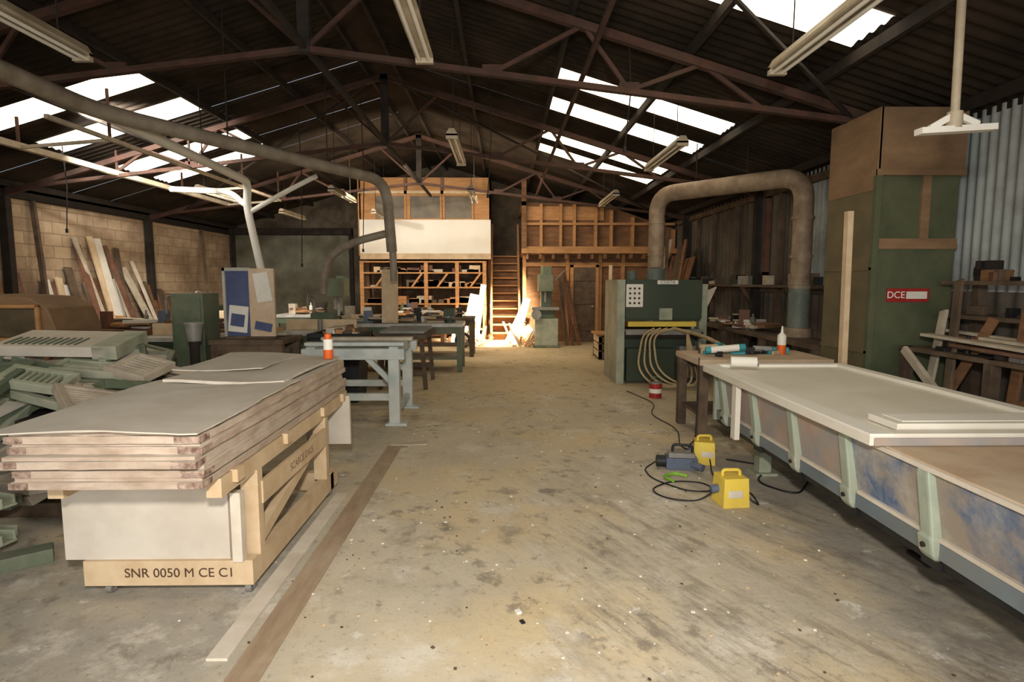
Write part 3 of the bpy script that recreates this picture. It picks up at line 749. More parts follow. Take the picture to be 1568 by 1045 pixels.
bench('workbench', -7.0, -4.3, 9.2, 10.0, 0.84, 'wood_red', 'wood_red')
offcuts(-6.6, -4.8, 9.4, 9.8, 0.84, 34, 1.2)
bench('workbench', -3.6, -0.7, 10.2, 11.0, 0.86, 'steel_top', 'green')
offcuts(-3.2, -1.2, 10.4, 10.8, 0.86, 34, 0.7, ['pine', 'pine_grey', 'white_board', 'wood_old', 'black'])
bench('workbench', -3.5, -2.62, 7.0, 7.7, 0.9, 'wood_old', 'wood_old')
offcuts(-3.2, -2.9, 7.4, 7.6, 0.9, 6, 0.35)
bench('workbench', -4.9, -3.8, 12.6, 13.4, 0.88, 'steel_top', 'green')
offcuts(-4.6, -4.1, 12.8, 13.2, 0.88, 10, 0.5)
bench('workbench', -2.3, -0.6, 12.3, 13.0, 0.84, 'wood_old', 'wood_old')
offcuts(-2.0, -0.9, 12.45, 12.85, 0.84, 18, 0.5, ['pine', 'pine_grey', 'white_board', 'wood_red'])
bench('workbench', 3.6, 4.08, 6.7, 12.6, 0.86, 'wood_old', 'wood_old')
offcuts(3.75, 3.95, 8.3, 10.6, 0.86, 26, 0.4)
bench('workbench', 1.95, 3.3, 5.75, 6.55, 0.82, 'deck_tan', 'wood_old')
b = B('wall_shelf')
b.box(4.12, 4.38, 6.8, 14.8, 1.5, 1.54, 'wood_old')
for y in (7.0, 8.6, 10.2, 11.8, 13.4, 14.6): b.beam((4.38, y, 1.15), (4.15, y, 1.5), 0.04, 0.05, 'wood_old'); 
for k in range(34):
    y = R(6.9, 14.5); h = R(0.05, 0.18); b.box(4.15, 4.15 + R(0.08, 0.2), y, y + R(0.05, 0.3), 1.54, 1.54 + h, random.choice(['black', 'wood_old', 'green_dark', 'grey', 'pine_grey']), rz=R(-0.4, 0.4))
b.done()
b = B('shelving_rack')
for y in (3.4, 4.4, 5.35):
    for x in (3.75, 4.38): b.box(x - 0.04, x + 0.04, y - 0.04, y + 0.04, 0, 1.6 if x > 4 else 1.0, 'wood_old')
for z, x0 in ((0.35, 3.7), (1.0, 3.7), (1.3, 4.05), (1.6, 4.05)): b.box(x0, 4.42, 3.35, 5.4, z - 0.035, z, 'wood_old')
b.beam((3.68, 4.3, 0.25), (3.68, 5.3, 0.98), 0.04, 0.07, 'pine_grey'); b.beam((3.66, 3.3, 1.3), (3.66, 4.5, 0.3), 0.04, 0.07, 'ply_dark')
for k in range(80):
    z = random.choice([1.0, 1.3, 1.6, 0.35, 1.0]); y = R(3.4, 5.15); x = R(4.1, 4.22) if z > 1.1 else R(3.75, 4.2)
    L = R(0.04, 0.2)
    if k % 3 == 0:
        r0 = R(0.025, 0.05); h = R(0.06, 0.16)
        b.tube([(x + 0.05, y, z), (x + 0.05, y, z + h * 0.7), (x + 0.05, y, z + h)], [r0, r0, r0 * 0.5], random.choice(['grey', 'black', 'wood_red', 'steel_dark']), 12)
    else: b.box(x, x + R(0.05, 0.13), y, y + L, z, z + R(0.02, 0.11), random.choice(['wood_old', 'wood_red', 'grey', 'black', 'ply_dark', 'steel_dark']), rz=R(-0.4, 0.4))
# long planks lying and leaning untidily on the rack
for k in range(12):
    x = R(3.75, 4.0); z0 = 1.01 + (k % 4) * 0.035
    b.beam((x, R(3.4, 3.8), z0), (x + R(-0.05, 0.25), R(4.6, 5.3), z0 + R(0, 0.05)), R(0.06, 0.12), 0.025, random.choice(['wood_old', 'ply_dark', 'wood_red', 'pine_grey']))
for y, y2, m_ in ((5.0, 4.7, 'ply_dark'), (4.6, 5.1, 'wood_old'), (4.9, 5.25, 'pine_grey'), (4.2, 3.9, 'wood_red'), (4.05, 4.4, 'ply_dark')):
    b.beam((3.55, y, 0.01), (3.99, y2, R(1.25, 1.7)), 0.09, 0.025, m_, up=(1, 0, 0))
b.done(0.003)
def vise(x, y, z, s=1.0, m='steel_dark'):
    b = B('bench_vise')
    b.cyl((x, y, z), (x, y, z + 0.05 * s), 0.09 * s, m); b.box(x - 0.05 * s, x + 0.05 * s, y - 0.12 * s, y + 0.1 * s, z + 0.05 * s, z + 0.15 * s, m)
    b.box(x - 0.09 * s, x + 0.09 * s, y - 0.02 * s, y + 0.03 * s, z + 0.12 * s, z + 0.22 * s, m); b.box(x - 0.09 * s, x + 0.09 * s, y - 0.14 * s, y - 0.09 * s, z + 0.1 * s, z + 0.22 * s, m)
    b.cyl((x, y - 0.28 * s, z + 0.1 * s), (x, y, z + 0.1 * s), 0.018 * s, 'grey'); b.cyl((x - 0.1 * s, y - 0.26 * s, z + 0.1 * s), (x + 0.1 * s, y - 0.26 * s, z + 0.1 * s), 0.01 * s, 'grey')
    b.done(0.004)
vise(4.25, 5.15, 1.601, 0.8); vise(-0.95, 10.55, 0.861, 1.1, 'green_dark'); vise(-4.0, 13.1, 0.881, 1.2)

# ------------------------------------------------------------------ machines
def pillar_drill(x, y, m='green', h=1.75):
    b = B('pillar_drill')
    b.box(x - 0.25, x + 0.25, y - 0.3, y + 0.3, 0, 0.08, m); b.cyl((x, y + 0.1, 0.08), (x, y + 0.1, h - 0.1), 0.05, 'grey')
    b.box(x - 0.14, x + 0.14, y - 0.3, y + 0.28, h - 0.35, h, m); b.cyl((x, y - 0.2, h - 0.6), (x, y - 0.2, h - 0.35), 0.035, 'grey')
    b.cyl((x, y + 0.25, h - 0.3), (x, y + 0.25, h + 0.05), 0.1, m); b.box(x - 0.2, x + 0.2, y - 0.35, y + 0.05, 0.85, 0.9, m)
    for a in range(3):
        an = a * 2.09; b.cyl((x + 0.14, y - 0.15, h - 0.2), (x + 0.18, y - 0.15 + 0.2 * math.cos(an), h - 0.2 + 0.2 * math.sin(an)), 0.01, 'grey', seg=8)
    b.done(0.015)
pillar_drill(-3.25, 11.7, 'green', 1.65)
b = B('mortising_machine')
x, y = 1.05, 14.3
b.box(x - 0.28, x + 0.28, y - 0.25, y + 0.3, 0, 0.7, 'green_pale'); b.box(x - 0.32, x + 0.32, y - 0.32, y + 0.3, 0, 0.06, 'green')
b.box(x - 0.12, x + 0.14, y, y + 0.28, 0.7, 1.95, 'green'); b.box(x - 0.2, x + 0.16, y - 0.25, y + 0.1, 1.35, 1.75, 'green')
b.box(x - 0.35, x + 0.3, y - 0.3, y + 0.05, 0.9, 0.97, 'grey'); b.cyl((x - 0.02, y - 0.15, 1.1), (x - 0.02, y - 0.15, 1.35), 0.03, 'grey')
b.cyl((x + 0.1, y - 0.1, 1.5), (x + 0.42, y - 0.3, 1.85), 0.015, 'grey'); b.cyl((x - 0.25, y - 0.32, 0.8), (x - 0.25, y - 0.36, 0.8), 0.12, 'grey')
b.box(x - 0.2, x + 0.2, y - 0.2, y, 0.7, 0.9, 'green')
b.done(0.012)
def cabinet_machine(x, y, w, d, h, m, name='electrical_cabinet'):
    b = B(name)
    b.box(x - w / 2, x + w / 2, y - d / 2, y + d / 2, 0, h, m); b.box(x - w / 2 + 0.03, x + w / 2 - 0.03, y - d / 2 - 0.015, y - d / 2, 0.1, h - 0.05, m)
    b.box(x + w / 2 - 0.08, x + w / 2 - 0.05, y - d / 2 - 0.04, y - d / 2 - 0.015, h * 0.55, h * 0.62, 'grey')
    for i in range(4): b.box(x - 0.08, x + 0.08, y - d / 2 - 0.02, y - d / 2 - 0.012, 0.25 + i * 0.05, 0.27 + i * 0.05, 'steel_dark')
    b.done(0.012)
cabinet_machine(-3.78, 7.3, 0.38, 0.4, 1.45, 'green')
def table_machine(x, y, w, d, m='green', fence=True, name='spindle_moulder'):
    b = B(name)
    b.box(x - w * 0.35, x + w * 0.35, y - d * 0.35, y + d * 0.35, 0, 0.74, m); b.box(x - w * 0.42, x + w * 0.42, y - d * 0.42, y + d * 0.42, 0, 0.06, m)
    b.box(x - w / 2, x + w / 2, y - d / 2, y + d / 2, 0.78, 0.84, 'steel_top'); b.box(x - w * 0.4, x + w * 0.4, y - d * 0.4, y + d * 0.4, 0.72, 0.78, m)
    if fence:
        b.box(x - w / 2, x + w / 2, y + 0.05, y + 0.1, 0.84, 1.0, 'pine'); b.box(x - 0.18, x + 0.18, y + 0.1, y + 0.35, 0.84, 1.1, m)
        b.cyl((x, y, 0.84), (x, y, 1.0), 0.04, 'grey'); b.tube(fillet([(x - 0.15, y + 0.2, 1.1), (x - 0.15, y + 0.2, 1.35), (x - 0.15, y - 0.1, 1.4), (x - 0.15, y - 0.1, 1.15)], 0.1), 0.02, 'grey', 10)
    b.cyl((x - w * 0.36, y - d * 0.1, 0.5), (x - w * 0.46, y - d * 0.1, 0.5), 0.1, 'grey')
    b.done(0.01)
table_machine(-2.85, 9.2, 1.1, 0.8); table_machine(-6.0, 12.0, 1.3, 0.9, 'green_dark'); table_machine(-4.5, 8.3, 0.9, 0.7, 'green_dark')
b = B('poster_board')
b.box(-3.36, -3.06, 7.2, 7.23, 0.93, 1.72, 'poster_blue'); b.box(-3.06, -2.76, 7.16, 7.2, 0.92, 1.75, 'deck_tan')
b.box(-3.33, -3.1, 7.185, 7.2, 0.98, 1.3, 'white_board', ry=0.1)
b.box(-2.98, -2.8, 7.14, 7.16, 1.35, 1.7, 'white_board', ry=-0.15); b.box(-3.3, -3.14, 7.175, 7.184, 1.05, 1.2, 'poster_blue', ry=0.15)
b.box(-3.36, -2.76, 7.15, 7.24, 0.902, 0.93, 'wood_old'); b.box(-3.0, -2.8, 7.145, 7.16, 1.0, 1.1, 'poster_blue', ry=0.2)
b.box(-3.38, -3.35, 7.17, 7.24, 0.93, 1.76, 'steel_top'); b.box(-3.38, -3.05, 7.17, 7.24, 1.72, 1.76, 'steel_top')
b.done()
b = B('storage_tub')
x0, x1, y0, y1 = -2.5, -1.85, 7.6, 8.2
b.hexa([(x0 + .06, y0 + .06, 0.0), (x1 - .06, y0 + .06, 0.0), (x1 - .06, y1 - .06, 0.0), (x0 + .06, y1 - .06, 0.0), (x0, y0, 0.88), (x1, y0, 0.88), (x1, y1, 0.88), (x0, y1, 0.88)], 'black')
b.box(x0 - 0.03, x1 + 0.03, y0 - 0.03, y0 + 0.02, 0.86, 0.92, 'black'); b.box(x0 - 0.03, x1 + 0.03, y1 - 0.02, y1 + 0.03, 0.86, 0.92, 'black')
b.box(x0 - 0.03, x0 + 0.02, y0, y1, 0.86, 0.92, 'black'); b.box(x1 - 0.02, x1 + 0.03, y0, y1, 0.86, 0.92, 'black')
for k in range(10):
    xx = R(x0 + .1, x1 - .3); b.box(xx, xx + 0.25, y0 + 0.05, y1 - 0.1, 0.88, 0.9 + R(0.02, 0.1), random.choice(WD), rz=R(-0.5, 0.5), ry=R(-0.2, 0.2))
b.done(0.01)
b = B('drawer_front_board'); b.box(-2.1, -1.82, 10.25, 10.29, 0.87, 1.8, 'pine', rx=-0.06); b.box(-2.05, -1.87, 10.22, 10.26, 1.74, 1.78, 'pine'); b.done(0.003)

b = B('steel_trestle_bench')
for y in (6.45, 7.35):
    for x in (-1.2, -2.1):
        b.box(x - 0.06, x + 0.06, y - 0.05, y + 0.05, 0.02, 0.8, 'blue_grey'); b.box(x - 0.1, x + 0.14, y - 0.07, y + 0.07, 0, 0.03, 'blue_grey')
    b.box(-2.2, -1.08, y - 0.06, y + 0.06, 0.74, 0.86, 'blue_grey'); b.box(-2.1, -1.2, y - 0.03, y + 0.03, 0.28, 0.36, 'blue_grey')
    b.beam((-1.2, y, 0.45), (-1.5, y, 0.76), 0.05, 0.06, 'blue_grey')
for x in (-1.2, -2.1): b.box(x - 0.05, x + 0.05, 6.4, 7.4, 0.78, 0.88, 'blue_grey'); b.box(x - 0.03, x + 0.03, 6.45, 7.35, 0.12, 0.2, 'blue_grey')
b.box(-2.2, -1.1, 6.5, 6.62, 0.88, 0.92, 'blue_grey'); b.box(-2.2, -1.1, 7.1, 7.22, 0.88, 0.92, 'pine_grey')
b.done(0.006)
b = B('roller_stand')
for x in (-1.2, -1.75):
    for y in (8.6, 9.5): b.beam((x + (0.06 if x > -1.5 else -0.06), y, 0), (x, y, 0.8), 0.06, 0.06, 'wood_old')
b.box(-1.85, -1.1, 8.5, 9.6, 0.76, 0.82, 'wood_old')
for k in range(7): b.cyl((-1.8, 8.6 + k * 0.15, 0.85), (-1.15, 8.6 + k * 0.15, 0.85), 0.03, 'grey', seg=12)
b.box(-1.78, -1.17, 8.58, 8.62, 0.2, 0.28, 'wood_old'); b.box(-1.78, -1.17, 9.48, 9.52, 0.2, 0.28, 'wood_old')
b.done()

# green salvaged frames pile, left
b = B('machine_casting_pile')
def frame(b, c, r, w, d, mm, slat):
    def PB(x0, x1, y0, y1, z0, z1, m2=None):
        v = []
        for z in (z0, z1):
            for x, y in ((x0, y0), (x1, y0), (x1, y1), (x0, y1)): v.append(c + r @ Vector((x, y, z)))
        b.hexa(v, m2 or mm)
    t = 0.05
    PB(-w / 2, w / 2, -d / 2, -d / 2 + t, 0, 0.07); PB(-w / 2, w / 2, d / 2 - t, d / 2, 0, 0.07)
    PB(-w / 2, -w / 2 + t, -d / 2 + t, d / 2 - t, 0, 0.07); PB(w / 2 - t, w / 2, -d / 2 + t, d / 2 - t, 0, 0.07)
    if slat == 1:
        q = -w / 2 + 0.08
        while q < w / 2 - 0.08: PB(q, q + 0.022, -d / 2 + t, d / 2 - t, 0.02, 0.06); q += 0.045
    elif slat == 2:
        PB(-w / 2 + t, w / 2 - t, -0.03, 0.03, 0.01, 0.06); PB(-0.03, 0.03, -d / 2 + t, -0.03, 0.01, 0.06); PB(-0.03, 0.03, 0.03, d / 2 - t, 0.01, 0.06)
    else: PB(-w / 2 + t, w / 2 - t, -d / 2 + t, d / 2 - t, 0.03, 0.05, 'kraft_top')
for k in range(84):
    lvl = k // 14
    cx = R(-4.7, -2.7 - 0.08 * lvl); cy = R(3.9 + 0.1 * lvl, 5.7); cz = 0.14 + lvl * 0.14 + R(0, 0.04) + (5.7 - cy) * -0.05
    r = Euler((R(-0.35, 0.35), R(-0.35, 0.35), R(-1.5, 1.5))).to_matrix()
    frame(b, Vector((cx, cy, max(cz, 0.16))), r, R(0.35, 0.7), R(0.25, 0.45), random.choice(['green_pale', 'green', 'green_pale', 'pine_grey', 'green', 'kraft_top']), k % 4)
b.box(-4.8, -2.7, 3.9, 5.9, 0.0, 0.1, 'wood_old')
b.box(-4.6, -3.0, 4.4, 5.8, 0.1, 0.55, 'steel_dark')
b.done(0.006)
b = B('louvred_casting')
c = Vector((-3.85, 5.3, 1.0)); r = Euler((0.16, 0.03, 0.1)).to_matrix()
def LB(x0, x1, y0, y1, z0, z1, m):
    v = []
    for z in (z0, z1):
        for x, y in ((x0, y0), (x1, y0), (x1, y1), (x0, y1)): v.append(c + r @ Vector((x, y, z)))
    b.hexa(v, m)
LB(-0.5, 0.4, -0.28, 0.28, 0, 0.09, 'kraft_top')
q = -0.42
while q < 0.15: LB(q, q + 0.02, -0.22, 0.0, 0.09, 0.1, 'green'); q += 0.055
LB(0.3, 0.5, -0.28, 0.28, -0.02, 0.1, 'green_pale')
for q in (-0.5, 0.35): LB(q, q + 0.06, -0.28, -0.2, -0.4, 0, 'green_pale'); LB(q, q + 0.06, 0.2, 0.28, -0.4, 0, 'green_pale')
b.done(0.01)
b = B('scrap_channel_pile')
for k in range(12):
    y = R(3.2, 3.75); z = 0.05 + (k % 4) * 0.1; x = R(-4.2, -3.5)
    p1 = Vector((x, y, z)); p2 = Vector((x + R(0.6, 0.9), y + R(-0.3, 0.1), z + R(0.0, 0.05)))
    m_ = random.choice(['green_pale', 'green', 'pine_grey', 'green_pale'])
    b.beam(p1, p2, 0.1, 0.015, m_); b.beam(p1 + Vector((0, 0.045, 0.03)), p2 + Vector((0, 0.045, 0.03)), 0.015, 0.06, m_); b.beam(p1 + Vector((0, -0.045, 0.03)), p2 + Vector((0, -0.045, 0.03)), 0.015, 0.06, m_)
b.beam((-3.4, 2.7, 0.04), (-2.6, 3.3, 0.04), 0.12, 0.08, 'green')
b.done(0.004)
b = B('machine_housing')
prof = [(-5.6, 0), (-4.6, 0), (-4.6, 1.1), (-4.67, 1.32), (-4.85, 1.43), (-5.4, 1.46), (-5.6, 1.4)]
b.prism(prof, 'y', 6.1, 6.8, 'ply_brown'); b.box(-5.35, -4.77, 6.07, 6.1, 1.02, 1.32, 'glass_dark')
for q in ((-5.39, -5.35, 0.98, 1.36), (-4.77, -4.73, 0.98, 1.36)): b.box(q[0], q[1], 6.05, 6.1, q[2], q[3], 'ply')
b.box(-5.39, -4.73, 6.05, 6.1, 1.32, 1.36, 'ply'); b.box(-5.39, -4.73, 6.05, 6.1, 0.98, 1.02, 'ply'); b.box(-5.45, -4.67, 6.07, 6.1, 0.1, 0.9, 'ply')
b.done(0.02)
b = B('extractor_hopper')
b.tube([(-3.35, 6.4, 0.95), (-3.35, 6.4, 1.13)], [0.07, 0.09], 'grey', 20); b.tube([(-3.35, 6.4, 1.13), (-3.35, 6.4, 1.15)], [0.1, 0.1], 'grey', 20); b.cyl((-3.35, 6.4, 0.0), (-3.35, 6.4, 0.95), 0.05, 'steel_dark'); b.cyl((-3.35, 6.4, 0), (-3.35, 6.4, 0.04), 0.2, 'steel_dark'); b.done()

# boards leaning on left wall
b = B('leaning_boards')
cols = ['white_board', 'wood_red', 'pine', 'white_board', 'wood_old', 'pine_grey', 'wood_red', 'strip_white', 'pine', 'ply_dark']
for k in range(18):
    y = 10.9 + k * 0.15 + R(-0.06, 0.06); h = R(1.5, 2.5); lean = R(0.35, 0.75)
    b.beam((XL + 0.06 + lean, y + R(-.3, .3), 0.0), (XL + 0.06, y, h), R(0.07, 0.2), 0.03, cols[k % 10], up=(1, 0, 0))
b.done()
b = B('leaning_boards')
for k in range(7):
    y = 13.7 + k * 0.18; b.beam((XL + 0.45, y, 0.0), (XL + 0.06, y + R(-0.1, 0.15), R(1.2, 1.8)), 0.2, 0.03, ['wood_red', 'wood_old', 'ply_dark'][k % 3], up=(1, 0, 0))
b.beam((XL + 0.8, 15.4, 0), (XL + 0.08, 16.6, 3.0), 0.08, 0.05, 'wood_old')
b.done()
b = B('leaning_boards')
for k in range(7):
    y = 8.7 + k * 0.24; b.beam((XL + 0.45, y, 0.0), (XL + 0.06, y + R(-0.1, 0.15), R(1.5, 2.1)), 0.2, 0.03, ['wood_red', 'ply_dark', 'pine_grey'][k % 3], up=(1, 0, 0))
b.beam((XL + 0.3, 10.7, 0.0), (XL + 0.1, 10.7, 3.0), 0.06, 0.08, 'wood_old')
b.done()
offcuts(-7.3, -6.9, 12.8, 14.5, 0.0, 30, 0.8, name='scrap_timber_pile', lay=0.1)
bench('workbench', -7.85, -7.15, 7.5, 12.0, 0.8, 'wood_old', 'steel_dark')
offcuts(-7.6, -7.4, 7.8, 11.7, 0.8, 50, 0.5)
offcuts(-6.5, -5.4, 7.1, 8.0, 0.02, 44, 1.0, name='scrap_timber_pile', lay=0.2)

b = B('leaning_sheets')
for k, (y, w, h, m) in enumerate([(11.0, 0.5, 1.45, 'white_board'), (12.8, 0.8, 2.1, 'ply_dark'), (13.3, 0.6, 2.4, 'wood_old'), (13.9, 0.7, 2.2, 'wood_red'), (14.3, 0.4, 2.6, 'pine_grey')]):
    if k == 0: b.beam((3.66, y, 0.87), (3.95, y + 0.1, h), w, 0.02, m, up=(1, 0, 0))
    else: b.beam((3.5, y, 0.02), (4.08, y + 0.1, h), w, 0.02, m, up=(1, 0, 0))
b.beam((3.5, 12.7, 0.0), (3.95, 14.2, 2.8), 0.08, 0.04, 'wood_old'); b.beam((3.6, 12.75, 0.0), (4.0, 12.9, 2.5), 0.08, 0.04, 'ply_dark')
b.done()
b = B('leaning_timbers')
for x, y, x2, h, m in ((1.6, 14.5, 1.45, 1.7, 'wood_old'), (1.75, 14.5, 1.55, 1.9, 'wood_red'), (1.9, 14.55, 1.65, 1.6, 'ply_dark'), (2.7, 14.9, 2.75, 2.0, 'pine')):
    b.beam((x, y, 0.0), (x2, 15.02, h), 0.09, 0.03, m)
b.done()
b = B('timber_crate')
x0, x1, y0, y1 = 1.95, 2.5, 11.8, 12.6
for z in (0.05, 0.2, 0.35): 
    b.box(x0, x1, y0, y0 + 0.02, z, z + 0.12, 'wood_red'); b.box(x0, x1, y1 - 0.02, y1, z, z + 0.12, 'wood_red'); b.box(x0, x0 + 0.02, y0, y1, z, z + 0.12, 'pine'); b.box(x1 - 0.02, x1, y0, y1, z, z + 0.12, 'wood_red')
for x in (x0 + 0.03, x1 - 0.03):
    for y in (y0 + 0.03, y1 - 0.03): b.box(x - 0.03, x + 0.03, y - 0.03, y + 0.03, 0, 0.5, 'wood_old')
b.box(x0, x1, y0, y1, 0.02, 0.05, 'wood_old'); b.box(x0 - 0.05, x1 + 0.05, y0, y1, 0.5, 0.53, 'ply'); b.done()
# sunlit clutter near the stairs
b = B('leaning_white_panels')
for x, y, x2, y2, h, w, m in ((-0.95, 14.7, -0.7, 15.1, 1.25, 0.26, 'white'), (-0.7, 14.9, -0.5, 15.4, 1.5, 0.14, 'pine'), (-1.15, 14.9, -1.05, 15.2, 0.8, 0.35, 'white'), (0.1, 15.1, 0.5, 15.0, 0.9, 0.12, 'pine'),
                          (0.3, 14.8, 0.62, 15.1, 1.15, 0.18, 'white'), (0.05, 14.9, 0.55, 15.05, 0.6, 0.1, 'strip_white'), (0.25, 14.5, 0.7, 14.7, 0.45, 0.2, 'white'), (-0.5, 14.5, -0.85, 14.9, 0.5, 0.2, 'white')):
    b.beam((x, y, 0.02), (x2, y2, h), w, 0.02, m, up=(0, 1, 0.2))
b.done()
b = B('timber_offcuts')
for k in range(44):
    x = R(-1.5, -0.5) if k % 2 else R(0.2, 0.7); y = R(14.0, 14.9); b.beam((x, y, 0.03), (x + R(-0.3, 0.3), y + R(-0.1, 0.3), R(0.05, 0.6)), 0.06, 0.02, random.choice(['pine', 'ply', 'white_board']))
b.done()
b = B('hose_reel')
b.tube([(-0.95 + 0.16 * math.cos(t / 20 * 6.283), 13.9, 0.2 + 0.16 * math.sin(t / 20 * 6.283)) for t in range(21)], 0.035, 'black', 10)
b.cyl((-0.95, 13.87, 0.2), (-0.95, 13.93, 0.2), 0.05, 'grey'); 
for a in range(5): b.cyl((-0.95, 13.9, 0.2), (-0.95 + 0.15 * math.cos(a * 1.257), 13.9, 0.2 + 0.15 * math.sin(a * 1.257)), 0.012, 'grey', seg=6)
b.done()
bench('workbench', -2.9, -1.45, 14.6, 15.3, 0.8, 'ply', 'ply_dark')
offcuts(-2.6, -1.8, 14.7, 15.1, 0.8, 22, 0.5)

# ------------------------------------------------------------------ floor tools
def transformer(x, y, s=1.0, rz=0.0):
    b = B('site_transformer')
    w, d, h = 0.17 * s, 0.17 * s, 0.2 * s
    b.hexa([Vector((x, y, 0)) + Matrix.Rotation(rz, 3, 'Z') @ Vector(v) for v in
            [(-w / 2 * 1.1, -d / 2 * 1.1, 0), (w / 2 * 1.1, -d / 2 * 1.1, 0), (w / 2 * 1.1, d / 2 * 1.1, 0), (-w / 2 * 1.1, d / 2 * 1.1, 0),
             (-w / 2, -d / 2, h), (w / 2, -d / 2, h), (w / 2, d / 2, h), (-w / 2, d / 2, h)]], 'yellow')
    b.box(x - w * 0.3, x + w * 0.3, y - d / 2 - 0.012, y - d / 2, h * 0.35, h * 0.6, 'strip_white', rz=rz)
    b.tube(fillet([(x - w * 0.35, y, h - 0.01), (x - w * 0.35, y, h + 0.04), (x + w * 0.35, y, h + 0.04), (x + w * 0.35, y, h - 0.01)], 0.03), 0.013, 'yellow', 10)
    b.cyl((x - w * 0.5, y, h * 0.55), (x - w * 0.8, y, h * 0.5), 0.03, 'blue', seg=12)
    b.done(0.015)
transformer(1.64, 4.08, 1.05, 0.1); transformer(1.78, 5.05, 1.0, -0.3)
b = B('power_tool')
b.box(1.4, 1.66, 4.82, 4.98, 0.0, 0.1, 'blue', rz=-0.15); b.box(1.42, 1.64, 4.84, 4.96, 0.1, 0.14, 'grey', rz=-0.15)
b.tube(fillet([(1.46, 4.92, 0.13), (1.46, 4.92, 0.2), (1.62, 4.88, 0.2), (1.62, 4.88, 0.13)], 0.04), 0.012, 'black', 10)
b.cyl((1.4, 4.9, 0.06), (1.32, 4.91, 0.06), 0.05, 'black'); b.cyl((1.6, 4.8, 0.06), (1.66, 4.72, 0.05), 0.03, 'blue')
b.done(0.012)
b = B('extension_cable')
base = [(1.52, 4.07, 0.1), (1.42, 4.1, 0.008), (1.2, 4.15, 0.008), (1.12, 4.35, 0.008), (1.35, 4.55, 0.008), (1.6, 4.5, 0.008), (1.62, 4.3, 0.008), (1.4, 4.3, 0.01), (1.2, 4.6, 0.008), (1.2, 4.85, 0.008), (1.31, 4.91, 0.05)]
b.tube(fillet(base, 0.15, 6), 0.006, 'cable', 8)
b.tube(fillet([(1.75, 4.05, 0.06), (1.82, 4.0, 0.01), (1.88, 4.3, 0.008), (1.7, 4.6, 0.008), (1.78, 4.9, 0.07)], 0.12, 6), 0.006, 'cable', 8)
b.tube(fillet([(1.85, 5.17, 0.02), (1.7, 5.5, 0.008), (1.9, 6.2, 0.008), (1.75, 6.9, 0.008), (2.0, 7.5, 0.008), (1.8, 8.4, 0.008)], 0.3, 6), 0.006, 'cable', 8)
b.tube(fillet([(1.93, 5.7, 0.85), (1.92, 5.68, 0.5), (1.9, 5.65, 0.02), (1.75, 5.5, 0.008), (2.0, 5.35, 0.008)], 0.1, 6), 0.006, 'cable', 8)
b.tube(fillet([(1.35, 4.5, 0.02), (1.3, 4.62, 0.02), (1.42, 4.7, 0.02), (1.5, 4.62, 0.02)], 0.05, 6), 0.012, 'lime', 8)
b.tube(fillet([(2.5, 4.6, 0.008), (2.2, 4.2, 0.008), (2.0, 4.5, 0.008), (2.3, 4.9, 0.008), (2.0, 5.1, 0.008)], 0.15, 6), 0.008, 'cable', 8)
b.done()
b = B('adhesive_can')
b.cyl((2.1, 7.95, 0), (2.1, 7.95, 0.2), 0.085, 'red'); b.cyl((2.1, 7.95, 0.07), (2.1, 7.95, 0.13), 0.0865, 'white'); b.cyl((2.1, 7.95, 0.2), (2.1, 7.95, 0.215), 0.088, 'grey')
b.tube([(2.1 + 0.085 * math.cos(t), 7.95, 0.2 + 0.09 * math.sin(t)) for t in [k * math.pi / 10 for k in range(11)]], 0.004, 'grey', 6); b.done()
b = B('air_hoses')
for k in range(4):
    x = 2.3 + k * 0.1
    b.tube(fillet([(x, 8.88, 0.88), (x - 0.2 - 0.05 * k, 8.75, 0.8), (x - 0.3, 8.65, 0.3), (x - 0.1, 8.5, 0.06 + 0.02 * k), (x + 0.4, 8.45, 0.04), (2.75 + k * 0.03, 8.65, 0.5), (2.8, 8.85, 0.85)], 0.25, 6), 0.016, 'hose', 10)
b.tube(fillet([(2.6, 8.88, 0.88), (2.7, 8.3, 0.86), (2.6, 7.4, 0.88), (2.5, 6.4, 0.85)], 0.3, 6), 0.025, 'hose', 10)
b.done()
def bottle(x, y, z, s=1.0):
    b = B('glue_bottle'); b.cyl((x, y, z), (x, y, z + 0.1 * s), 0.045 * s, 'orange'); b.cyl((x, y, z + 0.1 * s), (x, y, z + 0.2 * s), 0.045 * s, 'white')
    b.tube([(x, y, z + 0.2 * s), (x, y, z + 0.23 * s), (x, y, z + 0.3 * s)], [0.045 * s, 0.015 * s, 0.008 * s], 'white', 14); b.done()
bottle(2.98, 6.2, 0.821, 1.0)
b = B('spray_gun')
b.cyl((2.15, 6.0, 0.89), (2.42, 5.95, 0.92), 0.035, 'white'); b.cyl((2.42, 5.95, 0.92), (2.48, 5.94, 0.925), 0.037, 'cyan'); b.cyl((2.1, 6.01, 0.885), (2.15, 6.0, 0.89), 0.037, 'cyan')
b.box(2.2, 2.26, 5.95, 6.02, 0.821, 0.88, 'black'); b.done(0.004)
b = B('hand_tools')
for k in range(24):
    x = R(2.1, 2.85); y = R(6.1, 6.4); b.box(x, x + R(0.05, 0.25), y, y + R(0.02, 0.08), 0.822, 0.822 + R(0.015, 0.1), random.choice(['black', 'pine', 'cyan', 'grey', 'wood_old']), rz=R(-0.8, 0.8))
b.done(0.004)
b = B('bubble_wrap_roll'); b.cyl((1.96, 4.98, 0.91), (2.16, 4.92, 0.91), 0.045, 'white'); b.cyl((2.16, 4.92, 0.91), (2.175, 4.915, 0.91), 0.03, 'grey'); b.done()

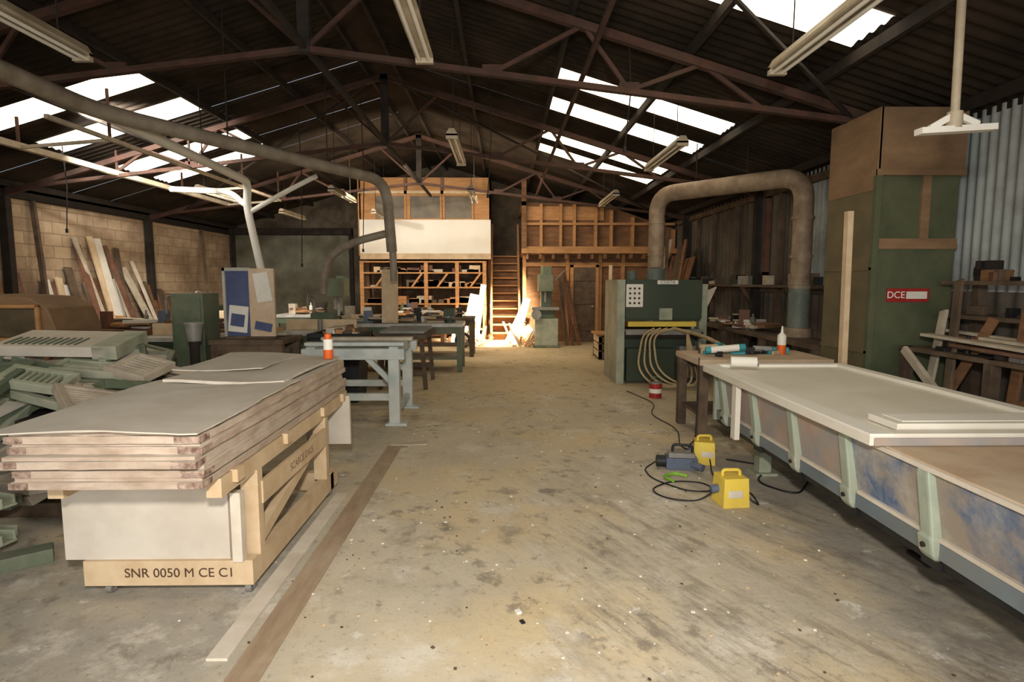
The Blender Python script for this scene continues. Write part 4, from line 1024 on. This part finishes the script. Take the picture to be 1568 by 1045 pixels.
b = B('floor_debris')
random.seed(11)
for k in range(1100):
    x = R(-1.0, 1.9) if random.random() < 0.8 else R(-3, 4); y = R(1.2, 12); s = R(0.002, 0.007)
    b.box(x - s, x + s, y - s * R(0.5, 2), y + s, 0.0005, 0.002 + s * 0.5, random.choice(['white', 'pine', 'wood_old', 'pine_grey']), rz=R(0, 3))
b.box(0.06, 0.085, 2.68, 2.71, 0.001, 0.012, 'white', rz=0.4); b.box(0.08, 0.1, 2.6, 2.63, 0.001, 0.006, 'black', rz=0.4)
b.done()

# ------------------------------------------------------------------ lights
def area(name, loc, target, sx, sy, e, col):
    l = bpy.data.lights.new(name, 'AREA'); l.shape = 'RECTANGLE'; l.size = sx; l.size_y = sy; l.energy = e; l.color = col
    o = bpy.data.objects.new(name, l); o.location = loc
    o.rotation_euler = (Vector(target) - Vector(loc)).to_track_quat('-Z', 'Y').to_euler(); bpy.context.scene.collection.objects.link(o)
def spot(name, loc, target, e, col, ang, blend=0.5, rad=0.1):
    l = bpy.data.lights.new(name, 'SPOT'); l.energy = e; l.color = col; l.spot_size = math.radians(ang); l.spot_blend = blend; l.shadow_soft_size = rad
    o = bpy.data.objects.new(name, l); o.location = loc
    o.rotation_euler = (Vector(target) - Vector(loc)).to_track_quat('-Z', 'Y').to_euler(); bpy.context.scene.collection.objects.link(o)
area('doorway_daylight', (-0.6, -2.8, 1.7), (-0.3, 6, 0.4), 7.0, 2.4, 235, (1.0, 0.97, 0.92))
spot('camera_flash', (0.0, -0.1, 2.05), (0.0, 6, 0.6), 560, (1.0, 0.96, 0.89), 112, 0.8, 0.08)
spot('sunlight_stairs', (0.6, 12.9, 4.0), (-0.15, 15.3, 0.55), 15000, (1.0, 0.84, 0.6), 36, 0.95)
spot('sunlight_truss', (-5.6, 8.3, 3.85), (-5.7, 10.6, 3.3), 900, (1.0, 0.97, 0.92), 100, 0.7)
area('far_bay_daylight', (-2.0, 11.8, 3.5), (-2.0, 16.5, 2.2), 5.0, 0.6, 200, (1.0, 0.86, 0.67))
area('left_wall_daylight', (-5.6, 11.0, 3.2), (-8.4, 12.5, 1.6), 3.0, 0.6, 36, (1.0, 0.87, 0.7))

w = bpy.data.worlds.new('World'); bpy.context.scene.world = w; w.use_nodes = True
nt = w.node_tree; bg = nt.nodes['Background']
sk = nt.nodes.new('ShaderNodeTexSky'); sk.sky_type = 'NISHITA'; sk.sun_elevation = math.radians(35); sk.sun_disc = False
nt.links.new(sk.outputs['Color'], bg.inputs['Color']); bg.inputs['Strength'].default_value = 0.05

# ------------------------------------------------------------------ camera
cam = bpy.data.cameras.new('camera'); cam.sensor_width = 36; cam.lens = 20.66; cam.clip_start = 0.02
co = bpy.data.objects.new('camera', cam); co.location = (0, 0, 1.6)
co.rotation_euler = (math.radians(90 - 5.84), 0, math.radians(-0.9))
bpy.context.scene.collection.objects.link(co); bpy.context.scene.camera = co
sc = bpy.context.scene
sc.view_settings.view_transform = 'Standard'
sc.view_settings.exposure = 0.0
